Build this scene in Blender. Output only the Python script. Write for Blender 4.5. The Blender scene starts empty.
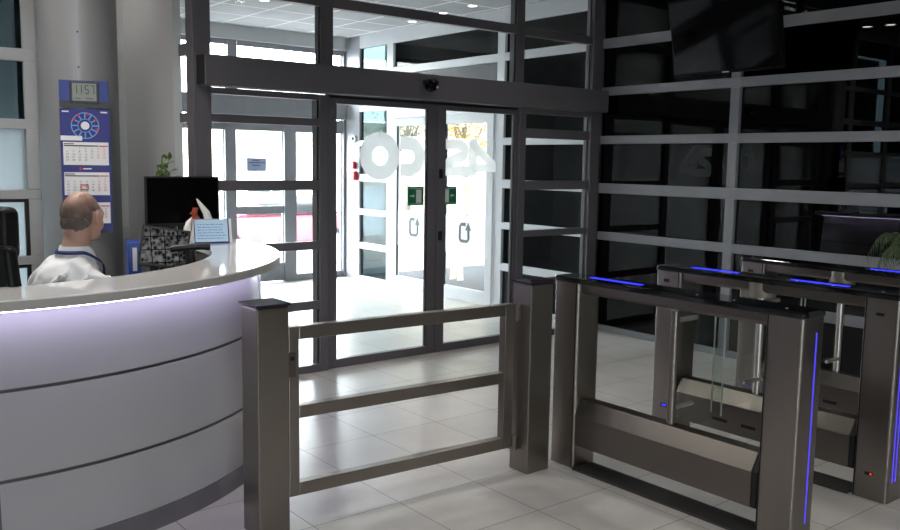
import bpy, bmesh, math, random
from mathutils import Vector, Matrix, Euler, noise
random.seed(7)
PI = math.pi
SC = bpy.context.scene
COL = SC.collection
V = Vector

# ------------------------------------------------------------------ materials
def lin(c):
    return tuple(((v/255)/12.92 if v/255 <= .04045 else ((v/255+.055)/1.055)**2.4) for v in c)

def nodes_of(name):
    m = bpy.data.materials.new(name); m.use_nodes = True
    nt = m.node_tree; nt.nodes.clear()
    out = nt.nodes.new('ShaderNodeOutputMaterial')
    return m, nt, out

def N(nt, kind, **kw):
    n = nt.nodes.new(kind)
    for k, v in kw.items():
        if k in n.inputs.keys(): n.inputs[k].default_value = v
        else: setattr(n, k, v)
    return n

def pbr(name, col, rough=.5, metal=0., var=.06, scale=8., bump=0., stretch=None, coat=0., rvar=.05, spec=.5, emit=None, estr=0., sheen=0.):
    """col: sRGB 0-255; a noise varies colour and roughness a little"""
    m, nt, out = nodes_of(name)
    b = N(nt, 'ShaderNodeBsdfPrincipled'); L = nt.links.new
    tc = N(nt, 'ShaderNodeTexCoord'); mp = N(nt, 'ShaderNodeMapping')
    if stretch: mp.inputs['Scale'].default_value = stretch
    L(tc.outputs['Object'], mp.inputs['Vector'])
    nz = N(nt, 'ShaderNodeTexNoise', Scale=scale, Detail=4.)
    L(mp.outputs[0], nz.inputs['Vector'])
    c = lin(col)
    rmp = N(nt, 'ShaderNodeMix', data_type='RGBA')
    rmp.inputs[6].default_value = (*[max(0, x*(1-var)) for x in c], 1)
    rmp.inputs[7].default_value = (*[min(1, x*(1+var)) for x in c], 1)
    L(nz.outputs['Fac'], rmp.inputs[0]); L(rmp.outputs[2], b.inputs['Base Color'])
    mr = N(nt, 'ShaderNodeMapRange'); mr.inputs[3].default_value = max(.02, rough-rvar); mr.inputs[4].default_value = min(1, rough+rvar)
    L(nz.outputs['Fac'], mr.inputs[0]); L(mr.outputs[0], b.inputs['Roughness'])
    b.inputs['Metallic'].default_value = metal
    b.inputs['Specular IOR Level'].default_value = spec
    b.inputs['Coat Weight'].default_value = coat; b.inputs['Coat Roughness'].default_value = .04
    if sheen: b.inputs['Sheen Weight'].default_value = sheen
    if emit:
        b.inputs['Emission Color'].default_value = (*lin(emit), 1); b.inputs['Emission Strength'].default_value = estr
    if bump:
        bp = N(nt, 'ShaderNodeBump', Strength=bump, Distance=.01)
        L(nz.outputs['Fac'], bp.inputs['Height']); L(bp.outputs[0], b.inputs['Normal'])
    L(b.outputs[0], out.inputs[0])
    return m

def glass(name, tint, f0=.04, rough=0.0, gl=1.0):
    """thin architectural glass: tinted straight-through light plus a facing dependent mirror layer"""
    m, nt, out = nodes_of(name); L = nt.links.new
    t = N(nt, 'ShaderNodeBsdfTransparent'); t.inputs[0].default_value = (*tint, 1)
    g = N(nt, 'ShaderNodeBsdfGlossy'); g.inputs['Roughness'].default_value = rough
    g.inputs[0].default_value = (gl, gl, gl, 1)
    lw = N(nt, 'ShaderNodeLayerWeight', Blend=.5)
    p = N(nt, 'ShaderNodeMath', operation='POWER'); p.inputs[1].default_value = 5.
    L(lw.outputs['Facing'], p.inputs[0])
    mr = N(nt, 'ShaderNodeMapRange'); mr.inputs[3].default_value = f0; mr.inputs[4].default_value = 1.
    L(p.outputs[0], mr.inputs[0])
    nz = N(nt, 'ShaderNodeTexNoise', Scale=1.5); tc = N(nt, 'ShaderNodeTexCoord')
    L(tc.outputs['Object'], nz.inputs['Vector'])
    bp = N(nt, 'ShaderNodeBump', Strength=.015, Distance=.01); L(nz.outputs['Fac'], bp.inputs['Height']); L(bp.outputs[0], g.inputs['Normal'])
    mx = N(nt, 'ShaderNodeMixShader'); L(mr.outputs[0], mx.inputs[0]); L(t.outputs[0], mx.inputs[1]); L(g.outputs[0], mx.inputs[2])
    L(mx.outputs[0], out.inputs[0])
    return m

def frosted(name, col, alpha, trans=.5):
    """film on glass: part see-through, part scattering"""
    m, nt, out = nodes_of(name); L = nt.links.new
    t = N(nt, 'ShaderNodeBsdfTransparent'); t.inputs[0].default_value = (.95, .97, .97, 1)
    d = N(nt, 'ShaderNodeBsdfDiffuse'); d.inputs[0].default_value = (*lin(col), 1)
    tl = N(nt, 'ShaderNodeBsdfTranslucent'); tl.inputs[0].default_value = (*lin(col), 1)
    a = N(nt, 'ShaderNodeMixShader'); a.inputs[0].default_value = trans; L(d.outputs[0], a.inputs[1]); L(tl.outputs[0], a.inputs[2])
    nz = N(nt, 'ShaderNodeTexNoise', Scale=30.); mr = N(nt, 'ShaderNodeMapRange'); mr.inputs[3].default_value = alpha-.03; mr.inputs[4].default_value = alpha+.03
    L(nz.outputs['Fac'], mr.inputs[0])
    mx = N(nt, 'ShaderNodeMixShader'); L(mr.outputs[0], mx.inputs[0]); L(t.outputs[0], mx.inputs[1]); L(a.outputs[0], mx.inputs[2])
    L(mx.outputs[0], out.inputs[0])
    return m

def emitter(name, col, s):
    m, nt, out = nodes_of(name); L = nt.links.new
    e = N(nt, 'ShaderNodeEmission', Strength=s); e.inputs[0].default_value = (*lin(col), 1)
    nz = N(nt, 'ShaderNodeTexNoise', Scale=5.); mr = N(nt, 'ShaderNodeMapRange'); mr.inputs[3].default_value = s*.96; mr.inputs[4].default_value = s*1.04
    L(nz.outputs['Fac'], mr.inputs[0]); L(mr.outputs[0], e.inputs[1])
    L(e.outputs[0], out.inputs[0]); return m

def tile_mat(name, col, w, ox, oy, grout, rough=.3, gap=.0022):
    m, nt, out = nodes_of(name); L = nt.links.new
    b = N(nt, 'ShaderNodeBsdfPrincipled'); tc = N(nt, 'ShaderNodeTexCoord'); mp = N(nt, 'ShaderNodeMapping')
    mp.inputs['Location'].default_value = (-ox, -oy, 0); L(tc.outputs['Object'], mp.inputs['Vector'])
    br = N(nt, 'ShaderNodeTexBrick', offset=0., squash=1.)
    br.inputs['Scale'].default_value = 1.; br.inputs['Mortar Size'].default_value = gap; br.inputs['Mortar Smooth'].default_value = .2
    br.inputs['Brick Width'].default_value = w; br.inputs['Row Height'].default_value = w; br.inputs['Bias'].default_value = 0
    c = lin(col)
    br.inputs['Color1'].default_value = (*[x*.95 for x in c], 1); br.inputs['Color2'].default_value = (*[x*1.04 for x in c], 1)
    br.inputs['Mortar'].default_value = (*lin(grout), 1)
    L(mp.outputs[0], br.inputs['Vector'])
    nz = N(nt, 'ShaderNodeTexNoise', Scale=2.2, Detail=7., Roughness=.62); L(mp.outputs[0], nz.inputs['Vector'])
    mr = N(nt, 'ShaderNodeMapRange'); mr.inputs[1].default_value = .3; mr.inputs[2].default_value = .7; mr.inputs[3].default_value = .88; mr.inputs[4].default_value = 1.1
    L(nz.outputs['Fac'], mr.inputs[0])
    mu = N(nt, 'ShaderNodeMix', data_type='RGBA', blend_type='MULTIPLY'); mu.inputs[0].default_value = 1
    L(br.outputs['Color'], mu.inputs[6]); L(mr.outputs[0], mu.inputs[7]); L(mu.outputs[2], b.inputs['Base Color'])
    r2 = N(nt, 'ShaderNodeMapRange'); r2.inputs[3].default_value = rough-.07; r2.inputs[4].default_value = rough+.1
    L(nz.outputs['Fac'], r2.inputs[0]); L(r2.outputs[0], b.inputs['Roughness'])
    bp = N(nt, 'ShaderNodeBump', Strength=.25, Distance=.002); bp.invert = True
    L(br.outputs['Fac'], bp.inputs['Height']); L(bp.outputs[0], b.inputs['Normal'])
    L(b.outputs[0], out.inputs[0]); return m

def cctv_mat():
    m, nt, out = nodes_of('cctv_picture'); L = nt.links.new
    tc = N(nt, 'ShaderNodeTexCoord')
    br = N(nt, 'ShaderNodeTexBrick', offset=0.); br.inputs['Scale'].default_value = 1.
    br.inputs['Brick Width'].default_value = .072; br.inputs['Row Height'].default_value = .075; br.inputs['Mortar Size'].default_value = .003
    br.inputs['Color1'].default_value = (.5, .5, .5, 1); br.inputs['Color2'].default_value = (1, 1, 1, 1); br.inputs['Mortar'].default_value = (0, 0, 0, 1)
    mp = N(nt, 'ShaderNodeMapping'); mp.inputs['Rotation'].default_value = (-PI/2, 0, 0); L(tc.outputs['Object'], mp.inputs[0])
    L(mp.outputs[0], br.inputs['Vector'])
    vo = N(nt, 'ShaderNodeTexVoronoi', Scale=42.); L(mp.outputs[0], vo.inputs['Vector'])
    nz = N(nt, 'ShaderNodeTexNoise', Scale=22., Detail=5.); L(mp.outputs[0], nz.inputs['Vector'])
    a = N(nt, 'ShaderNodeMath', operation='MULTIPLY'); L(vo.outputs['Distance'], a.inputs[0]); L(nz.outputs['Fac'], a.inputs[1])
    cr = N(nt, 'ShaderNodeMapRange'); cr.inputs[1].default_value = .12; cr.inputs[2].default_value = .40; cr.inputs[3].default_value = .002; cr.inputs[4].default_value = .34
    L(a.outputs[0], cr.inputs[0])
    mu = N(nt, 'ShaderNodeMix', data_type='RGBA', blend_type='MULTIPLY'); mu.inputs[0].default_value = 1
    L(br.outputs['Color'], mu.inputs[6]); L(cr.outputs[0], mu.inputs[7])
    e = N(nt, 'ShaderNodeEmission', Strength=.4); L(mu.outputs[2], e.inputs[0])
    g = N(nt, 'ShaderNodeBsdfGlossy'); g.inputs['Roughness'].default_value = .25; g.inputs[0].default_value = (.006, .006, .006, 1)
    ad = N(nt, 'ShaderNodeAddShader'); L(e.outputs[0], ad.inputs[0]); L(g.outputs[0], ad.inputs[1])
    L(ad.outputs[0], out.inputs[0]); return m

M = dict(
    charcoal=pbr('charcoal_coated_metal', (95, 92, 95), .42, 0, .05),
    charcoal_dark=pbr('black_rubber_gasket', (22, 21, 23), .5),
    alu=pbr('grey_coated_aluminium', (142, 143, 147), .42, 0, .04, 4.),
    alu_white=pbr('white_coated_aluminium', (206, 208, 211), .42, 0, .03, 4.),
    facade_grey=pbr('mid_grey_coated_aluminium', (146, 147, 152), .45, 0, .05),
    glass=glass('clear_glass', (.94, .955, .95), .015),
    dark_glass=glass('dark_tinted_glass', (.05, .055, .065), .04, 0, .75),
    wing_glass=glass('clear_gate_glass', (.90, .93, .92), .05),
    teal_glass=glass('smoky_teal_glass', (.18, .22, .23), .02),
    film=frosted('white_window_film', (156, 165, 168), .94, .55),
    letter=frosted('frosted_white_lettering', (252, 253, 254), .72, .85),
    band=frosted('frosted_glass_band', (224, 230, 232), .45, .5),
    floor=tile_mat('grey_stone_tile', (200, 196, 191), .475, 2.845, 3.335, (88, 85, 82), .30),
    ceil_tile=tile_mat('white_ceiling_tile', (182, 183, 185), .6, .5, .2, (250, 250, 250), .8, .016),
    frame_grey=pbr('light_grey_window_frame', (158, 159, 160), .5),
    plaster=pbr('grey_plaster', (96, 96, 98), .8),
    ceiling=pbr('dark_grey_ceiling', (92, 92, 94), .8),
    panel_wall=pbr('pale_grey_wall_panel', (198, 199, 200), .5, 0, .04, 3.),
    marble=pbr('pale_stone_pilaster', (196, 197, 194), .45, 0, .1, 5.),
    column=pbr('grey_metal_cladding', (140, 140, 142), .4, .25, .05, 3., stretch=(1, 1, .05)),
    steel=pbr('brushed_stainless_steel', (146, 140, 134), .32, 1., .03, 40., stretch=(1, 1, .02), rvar=.03),
    steel_h=pbr('stainless_steel_tube', (150, 143, 136), .3, 1., .03, 40., stretch=(.02, 1, 1), rvar=.02),
    steel_y=pbr('stainless_steel_beam', (122, 117, 111), .3, 1., .03, 40., stretch=(1, .02, 1), rvar=.02),
    hub_steel=pbr('light_brushed_steel', (176, 170, 163), .38, 1., .03),
    steel_dark=pbr('dark_brushed_steel', (120, 115, 110), .33, 1., .07, 60., stretch=(1, 1, .03)),  # darker steel for the gate's lock plate
    chrome=pbr('polished_steel', (225, 222, 216), .32, 1., .03),
    black_gloss=pbr('black_glass_top', (9, 9, 13), .08, 0, .05, coat=.6),
    rubber=pbr('dark_floor_plate', (66, 65, 62), .4, .3),
    purple_cap=pbr('dark_tinted_cap', (44, 40, 58), .07, .5, .05, coat=1.),
    blue_led=emitter('blue_light_line', (46, 52, 255), 2.0),
    blue_led_soft=emitter('violet_blue_light_line', (84, 74, 255), 1.1),
    white_led=emitter('violet_white_light_strip', (220, 211, 255), 14.),
    red_led=emitter('tiny_red_light', (255, 60, 30), 1.2),
    lamp=emitter('warm_downlight', (255, 244, 228), 26.),
    lamp_white=emitter('white_downlight', (255, 252, 246), 10.),
    black=pbr('black_plastic', (16, 16, 17), .38),
    screen=pbr('switched_off_screen', (5, 5, 7), .22, 0, .05, spec=.12),
    tv_housing=pbr('matt_black_casing', (7, 7, 8), .6, spec=.15),
    tv_screen=pbr('dark_television_screen', (4, 4, 5), .08, 0, .05, spec=.3),
    white_gloss=pbr('white_gloss_laminate', (168, 166, 168), .16, 0, .02, 3., coat=.5),
    counter=pbr('white_stone_countertop', (243, 242, 240), .1, 0, .04, 40., coat=.5),
    counter_edge=pbr('pale_countertop_edge', (176, 172, 164), .4),
    groove=pbr('grey_metal_strip', (98, 98, 100), .35, .7),
    plinth=pbr('brushed_plinth', (132, 130, 134), .35, .7, .06, 30., stretch=(1, 1, .1)),
    desk_in=pbr('grey_desk_interior', (88, 86, 84), .55),
    blue_board=pbr('deep_blue_card', (28, 33, 116), .45),
    blue_frame=pbr('bright_blue_board', (20, 42, 120), .4),
    lcd=pbr('lcd_greenish_grey', (100, 102, 88), .3),
    paper=pbr('white_paper', (232, 230, 232), .7, 0, .03),
    ink=pbr('dark_ink', (46, 46, 62), .7),
    red=pbr('red_print', (206, 38, 40), .5),
    light_blue=pbr('light_blue_print', (110, 158, 216), .6),
    notice=pbr('bluish_white_notice', (196, 204, 224), .7),
    sheet_paper=frosted('thin_notice_paper', (172, 182, 208), .99, .1),
    leaflet=pbr('pale_blue_leaflet', (196, 222, 244), .5),
    green_sign=pbr('exit_sign_green', (6, 108, 72), .4),
    sign_white=pbr('exit_sign_white', (214, 226, 216), .5),
    logo=pbr('dark_grey_decal', (76, 84, 90), .6),
    binder=pbr('blue_binder', (26, 62, 150), .4),
    skin=pbr('skin', (184, 144, 127), .5, 0, .10, 25., bump=.05),
    ear_skin=pbr('reddish_skin', (196, 140, 124), .5, 0, .08, 25.),
    hair=pbr('short_grey_hair', (98, 88, 80), .8, 0, .3, 120., bump=.5),
    shirt=pbr('white_cotton_shirt', (228, 228, 230), .75, 0, .03, 14., bump=.08, sheen=.2),
    trousers=pbr('dark_trousers', (34, 36, 44), .8),
    lanyard=pbr('blue_lanyard', (28, 44, 104), .6),
    tie=pbr('dark_navy_tie', (24, 26, 40), .6),
    shoe=pbr('black_shoe_leather', (18, 17, 17), .35),
    chair=pbr('black_leather', (11, 11, 12), .5, 0, .1, 40., bump=.15, spec=.25),
    ceramic=pbr('white_ceramic', (232, 230, 226), .25),
    rust=pbr('rust_red_glaze', (150, 58, 30), .35),
    leaf=pbr('pothos_leaf_green', (74, 96, 40), .45, 0, .25, 20.),
    palm=pbr('palm_frond_green', (66, 84, 44), .5, 0, .2, 20.),
    pot=pbr('grey_plant_pot', (48, 47, 46), .6),
    soil=pbr('dark_soil', (44, 34, 26), .9),
    alarm_red=pbr('alarm_red_plastic', (190, 24, 34), .4),
    white_plastic=pbr('white_plastic', (226, 226, 226), .4),
    asphalt=pbr('light_asphalt', (158, 158, 160), .85, 0, .1, 2.),
    kerb=pbr('beige_concrete', (206, 196, 180), .8, 0, .1, 3.),
    stone=pbr('beige_stone_facade', (186, 176, 158), .8, 0, .12, 1.5),
    car_red=pbr('red_car_paint', (182, 92, 110), .25, .2, .04, coat=.6),
    car_navy=pbr('navy_car_paint', (26, 36, 64), .4, 0, .04),
    car_white=pbr('silver_car_paint', (196, 198, 202), .25, .3, .04, coat=.6),
    car_glass=pbr('car_window_glass', (18, 22, 26), .08, 0, .05, coat=.5),
    tyre=pbr('tyre_rubber', (30, 32, 36), .8),
    hub=pbr('alloy_wheel', (120, 150, 180), .3, .6),
    bark=pbr('grey_bark', (96, 90, 80), .9, 0, .2, 12., bump=.4),
    autumn=pbr('autumn_leaves', (150, 116, 44), .7, 0, .35, 4.),
    conifer=pbr('grey_green_leaves', (84, 98, 74), .7, 0, .3, 4.),
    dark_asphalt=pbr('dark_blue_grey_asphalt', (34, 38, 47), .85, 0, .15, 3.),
    orange=pbr('orange_sign_paint', (226, 110, 50), .5),
    cctv=cctv_mat(),
)

# ------------------------------------------------------------------ mesh builder
ORG = {}
class MB:
    def __init__(s): s.bm = bmesh.new(); s.T = None; s.last = []
    def _new(s, vs, fs):
        b = s.bm; bv = [b.verts.new(V(v)) for v in vs]
        for f in fs:
            try: b.faces.new([bv[i] for i in f])
            except ValueError: pass
        return s
    def box(s, x0, x1, y0, y1, z0, z1):
        v = [(x, y, z) for z in (z0, z1) for y in (y0, y1) for x in (x0, x1)]
        return s._new(v, [(0, 2, 3, 1), (4, 5, 7, 6), (0, 1, 5, 4), (2, 6, 7, 3), (0, 4, 6, 2), (1, 3, 7, 5)])
    def prism(s, poly, axis, lo, hi):
        n = len(poly)
        def P(u, v, w): return (w, u, v) if axis == 0 else ((u, w, v) if axis == 1 else (u, v, w))
        vs = [P(u, v, lo) for u, v in poly]+[P(u, v, hi) for u, v in poly]
        return s._new(vs, [tuple(range(n))[::-1], tuple(range(n, 2*n))]+[(i, (i+1) % n, n+(i+1) % n, n+i) for i in range(n)])
    def tube(s, pts, r, n=12, cap=True):
        pts = [V(p) for p in pts]; rs = r if isinstance(r, (list, tuple)) else [r]*len(pts)
        vs, fs = [], []; up = None
        for i, p in enumerate(pts):
            t = (pts[min(i+1, len(pts)-1)]-pts[max(i-1, 0)]).normalized()
            if up is None: up = V((0, 0, 1)) if abs(t.z) < .9 else V((1, 0, 0))
            a = t.cross(up).normalized(); c = a.cross(t); up = c
            for k in range(n):
                w = 2*PI*k/n; vs.append(p+(a*math.cos(w)+c*math.sin(w))*rs[i])
        for i in range(len(pts)-1):
            for k in range(n):
                fs.append((i*n+k, i*n+(k+1) % n, (i+1)*n+(k+1) % n, (i+1)*n+k))
        if cap: fs += [tuple(range(n))[::-1], tuple(range((len(pts)-1)*n, len(pts)*n))]
        return s._new(vs, fs)
    def lathe(s, prof, c, n=24):
        vs, fs = [], []
        for r, z in prof:
            for k in range(n): vs.append((c[0]+r*math.cos(2*PI*k/n), c[1]+r*math.sin(2*PI*k/n), c[2]+z))
        for i in range(len(prof)-1):
            for k in range(n): fs.append((i*n+k, i*n+(k+1) % n, (i+1)*n+(k+1) % n, (i+1)*n+k))
        fs += [tuple(range(n))[::-1], tuple(range((len(prof)-1)*n, len(prof)*n))]
        return s._new(vs, fs)
    def ball(s, c, r, u=20, v=12, rot=None):
        r = r if isinstance(r, (list, tuple)) else (r,)*3
        vs, fs = [], []
        for i in range(1, v):
            for k in range(u):
                a, b = PI*i/v, 2*PI*k/u
                vs.append(V((r[0]*math.sin(a)*math.cos(b), r[1]*math.sin(a)*math.sin(b), r[2]*math.cos(a))))
        vs += [V((0, 0, r[2])), V((0, 0, -r[2]))]
        for i in range(v-2):
            for k in range(u): fs.append((i*u+k, (i+1)*u+k, (i+1)*u+(k+1) % u, i*u+(k+1) % u))
        t, d = len(vs)-2, len(vs)-1
        for k in range(u): fs += [(t, k, (k+1) % u), (d, (v-2)*u+(k+1) % u, (v-2)*u+k)]
        if rot is not None: vs = [rot @ p for p in vs]
        return s._new([p+V(c) for p in vs], fs)
    def ring(s, c, r0, r1, z0, z1, a0, a1, n=72, r0t=None, r1t=None):
        r0t = r0 if r0t is None else r0t; r1t = r1 if r1t is None else r1t
        vs, fs = [], []
        for i in range(n+1):
            a = a0+(a1-a0)*i/n; ca, sa = math.cos(a), math.sin(a)
            for r, z in ((r0, z0), (r1, z0), (r1t, z1), (r0t, z1)): vs.append((c[0]+r*ca, c[1]+r*sa, z))
        for i in range(n):
            for k in range(4): fs.append((i*4+k, (i+1)*4+k, (i+1)*4+(k+1) % 4, i*4+(k+1) % 4))
        fs += [(3, 2, 1, 0), (n*4, n*4+1, n*4+2, n*4+3)]
        return s._new(vs, fs)
    def quad(s, *p): return s._new(p, [tuple(range(len(p)))])
    def text(s, txt, size, X=None, extrude=.0004, align='CENTER'):
        cu = bpy.data.curves.new('t', 'FONT'); cu.body = txt; cu.size = size; cu.extrude = extrude; cu.align_x = align; cu.align_y = 'CENTER'; cu.resolution_u = 2
        o = bpy.data.objects.new('t', cu); COL.objects.link(o)
        me = bpy.data.meshes.new_from_object(o.evaluated_get(bpy.context.evaluated_depsgraph_get()))
        if X is not None: me.transform(X)
        s.bm.from_mesh(me)
        bpy.data.objects.remove(o); bpy.data.curves.remove(cu); bpy.data.meshes.remove(me)
        return s
    def xform(s, T):
        bmesh.ops.transform(s.bm, matrix=T, verts=s.bm.verts); return s
    def build(s, name, mat, parent=None, bevel=0., smooth=False, seg=2, loc=None, fix=True):
        if fix: bmesh.ops.recalc_face_normals(s.bm, faces=s.bm.faces)
        me = bpy.data.meshes.new(name)
        if parent is not None: o0 = ORG[parent.name]
        elif loc is not None: o0 = V(loc)
        else:
            xs = [v.co for v in s.bm.verts]
            o0 = V((sum(p.x for p in xs)/len(xs), sum(p.y for p in xs)/len(xs), min(p.z for p in xs)))
        bmesh.ops.translate(s.bm, verts=s.bm.verts, vec=-o0)
        s.bm.to_mesh(me); s.bm.free()
        if smooth:
            for p in me.polygons: p.use_smooth = True
        me.materials.append(M[mat] if isinstance(mat, str) else mat)
        o = bpy.data.objects.new(name, me); COL.objects.link(o)
        if parent is not None: o.parent = parent
        else: o.location = o0
        ORG[o.name] = o0
        if bevel:
            b = o.modifiers.new('bevel', 'BEVEL'); b.width = bevel; b.segments = seg; b.limit_method = 'ANGLE'; b.angle_limit = math.radians(40)
        if smooth:
            try:
                me.set_sharp_from_angle(angle=math.radians(42))
            except Exception: pass
        return o

def thing(name, label, cat, loc, group=None):
    o = bpy.data.objects.new(name, None); COL.objects.link(o); o.location = loc; o.empty_display_size = .1
    ORG[o.name] = V(loc); return tag(o, label, cat, group)
def tag(o, label, cat, group=None):
    o['label'] = label; o['category'] = cat
    if group: o['group'] = group
    return o
def struct(o, label=None, cat=None):
    o['kind'] = 'structure'
    if label: o['label'] = label; o['category'] = cat
    return o
def B(*a): return MB().box(*a)

# ------------------------------------------------------------------ camera
yaw, pitch, roll, fpx = .6739, -.1175, .015, 872.6
fw = V((math.sin(yaw)*math.cos(pitch), math.cos(yaw)*math.cos(pitch), math.sin(pitch)))
rt = V((math.cos(yaw), -math.sin(yaw), 0)); up = rt.cross(fw)
r2 = rt*math.cos(roll)+up*math.sin(roll); u2 = -rt*math.sin(roll)+up*math.cos(roll)
cam = bpy.data.objects.new('camera', bpy.data.cameras.new('camera')); COL.objects.link(cam)
cam.matrix_world = Matrix(((r2.x, u2.x, -fw.x, 0), (r2.y, u2.y, -fw.y, 0), (r2.z, u2.z, -fw.z, 1.65), (0, 0, 0, 1)))
cam.data.sensor_width = 36; cam.data.lens = fpx/900*36; cam.data.clip_start = .05; cam.data.clip_end = 300
SC.camera = cam

D, E2, YF, ZC, ZV = 5.87, 6.53, 10.6, 3.60, 3.33     # front glazing, slatted wall, outer facade, ceilings

# ------------------------------------------------------------------ room shell
struct(B(-3.2, 6.65, -5.2, 10.75, -.12, 0).build('floor', 'floor', loc=(0, 0, 0)), 'grey stone tiled floor with thin square joints', 'floor')
struct(B(-3.2, 6.65, -5.2, D, ZC, ZC+.15).build('ceiling', 'ceiling'), 'dark grey lobby ceiling above the turnstiles', 'ceiling')
struct(B(-3.2, 2.42, D, 7.75, ZC, ZC+.15).build('ceiling_reception', 'ceiling'))
struct(B(2.42, 6.60, D+.06, YF, ZV, ZV+.2).build('ceiling_vestibule', 'ceil_tile', loc=(0, 0, 0)), 'white tiled ceiling of the glazed entrance vestibule', 'ceiling')
struct(B(-3.35, -3.2, -5.2, 7.75, 0, ZC).build('wall_left', 'plaster'))
# wall behind the camera, with a real window opening
m = MB(); m.box(-3.2, 6.6, -5.35, -5.2, 0, .9).box(-3.2, 6.6, -5.35, -5.2, 2.9, ZC)
for a, b in ((-3.2, -2.4), (-.6, 6.6)): m.box(a, b, -5.35, -5.2, .9, 2.9)
struct(m.build('wall_back', 'plaster'))
for i, x in enumerate((-2.4,)):
    m = MB(); m.box(x, x+.05, -5.3, -5.24, .9, 2.9).box(x+1.75, x+1.8, -5.3, -5.24, .9, 2.9).box(x+.87, x+.93, -5.3, -5.24, .95, 2.85)
    m.box(x+.05, x+1.75, -5.3, -5.24, .9, .95).box(x+.05, x+1.75, -5.3, -5.24, 2.85, 2.9).box(x+.05, x+.87, -5.3, -5.24, 1.95, 2.0).box(x+.93, x+1.75, -5.3, -5.24, 1.95, 2.0)
    w = struct(m.build('window_%d' % (20+i), 'facade_grey'))
    B(x+.05, x+1.75, -5.275, -5.267, .95, 2.85).build('glass_pane', 'glass', w)

# ---- glazed front between lobby and vestibule
Z3 = 3.6
struct(B(2.40, 2.53, 5.85, 5.97, 0, Z3).build('trim_1', 'charcoal', bevel=.004))
struct(B(6.40, E2, 5.85, 5.95, 0, Z3).build('trim_2', 'charcoal', bevel=.004))
struct(B(3.40, 3.475, D, 5.99, 0, 2.145).build('trim_3', 'charcoal', bevel=.004))
struct(B(5.475, 5.555, D, 5.897, 0, 2.145).build('trim_4', 'charcoal', bevel=.004))
def header():
    h = struct(MB().box(2.43, 6.49, 5.72, 5.875, 2.145, 2.352).build('trim_5', 'charcoal', bevel=.008), 'charcoal sliding door operator casing across the glazed front', 'door header')
    B(2.425, 2.432, 5.725, 5.87, 2.15, 2.347).build('end_cap', 'charcoal_dark', h)
    B(6.488, 6.495, 5.725, 5.87, 2.15, 2.347).build('end_cap', 'charcoal', h)
    B(3.5, 5.44, 5.88, 5.96, 2.125, 2.16).build('door_track', 'charcoal_dark', h)
    return h
header()
def glazing(name, x0, x1, z0, z1, rails, y=D, mat='charcoal', g='glass', lw=0., rw=0., label=None):
    """a bay in an X running wall: rails, optional side stiles, one pane sheet"""
    m = MB()
    for a, b in rails: m.box(x0, x1, y, y+.06, a, b)
    rl = sorted(rails); gaps = [(rl[i][1], rl[i+1][0]) for i in range(len(rl)-1)]
    for a, b in gaps:
        if lw: m.box(x0, x0+lw, y, y+.06, a, b)
        if rw: m.box(x1-rw, x1, y, y+.06, a, b)
    o = struct(m.build(name, mat, bevel=.003))
    if label: o['label'] = label; o['category'] = 'window'
    p = MB(); gk = MB()
    for a, b in gaps:
        if b-a < .02: continue
        p.box(x0+lw, x1-rw, y+.034, y+.042, a-.01, b+.01)
        for q in ((x0+lw, x0+lw+.008, a, b), (x1-rw-.008, x1-rw, a, b)): gk.box(q[0], q[1], y+.022, y+.034, q[2], q[3])
    p.build('glass_pane', g, o); gk.build('gasket', 'charcoal_dark', o)
    return o
glazing('window_1', 2.53, 3.40, 0, 2.145, [(0, .06), (.498, .566), (.965, 1.028), (1.421, 1.496), (1.904, 1.961), (2.10, 2.145)])
glazing('window_2', 5.55, 6.40, 0, 2.145, [(0, .06), (.50, .565), (.970, 1.028), (1.405, 1.487), (1.88, 1.966), (2.10, 2.145)])
UP = [(2.352, 2.36), (2.795, 2.880), (3.25, 3.33), (3.55, 3.6)]
glazing('window_3', 2.53, 3.415, 2.352, Z3, UP)
glazing('window_4', 3.52, 5.42, 2.352, Z3, [(2.352, 2.36), (2.795, 2.872), (3.25, 3.33), (3.55, 3.6)])
glazing('window_5', 5.51, 6.40, 2.352, Z3, [(2.352, 2.36), (2.79, 2.866), (3.25, 3.33), (3.55, 3.6)])
struct(B(3.415, 3.52, D, 5.97, 2.352, Z3).build('trim_6', 'charcoal', bevel=.003))
struct(B(5.42, 5.51, D, 5.97, 2.352, Z3).build('trim_7', 'charcoal', bevel=.003))

# ---- sliding leaves with lettering and exit signs
def stroke(m, pts, w, y, t=.003):
    """flat thick poly-line on the glass, local pts (x, z)"""
    n = len(pts); L_, R_ = [], []
    for i, p in enumerate(pts):
        a = V(pts[max(i-1, 0)]); b = V(pts[min(i+1, n-1)]); d = (b-a).normalized(); nr = V((-d.y, d.x))*w/2
        L_.append(V(p)+nr); R_.append(V(p)-nr)
    vs = []
    for yy in (y, y+t):
        vs += [(p.x, yy, p.y) for p in L_]+[(p.x, yy, p.y) for p in R_]
    fs = []
    for i in range(n-1):
        fs += [(i, i+1, n+i+1, n+i), (2*n+i, 3*n+i, 3*n+i+1, 2*n+i+1), (i, 2*n+i, 2*n+i+1, i+1), (n+i, n+i+1, 3*n+i+1, 3*n+i)]
    fs += [(0, n, 3*n, 2*n), (n-1, 3*n-1, 4*n-1, 2*n-1)]
    m._new(vs, fs)
def arc(cx, cz, rx, rz, a0, a1, n=20): return [(cx+rx*math.cos(math.radians(a0+(a1-a0)*i/n)), cz+rz*math.sin(math.radians(a0+(a1-a0)*i/n))) for i in range(n+1)]
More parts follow.
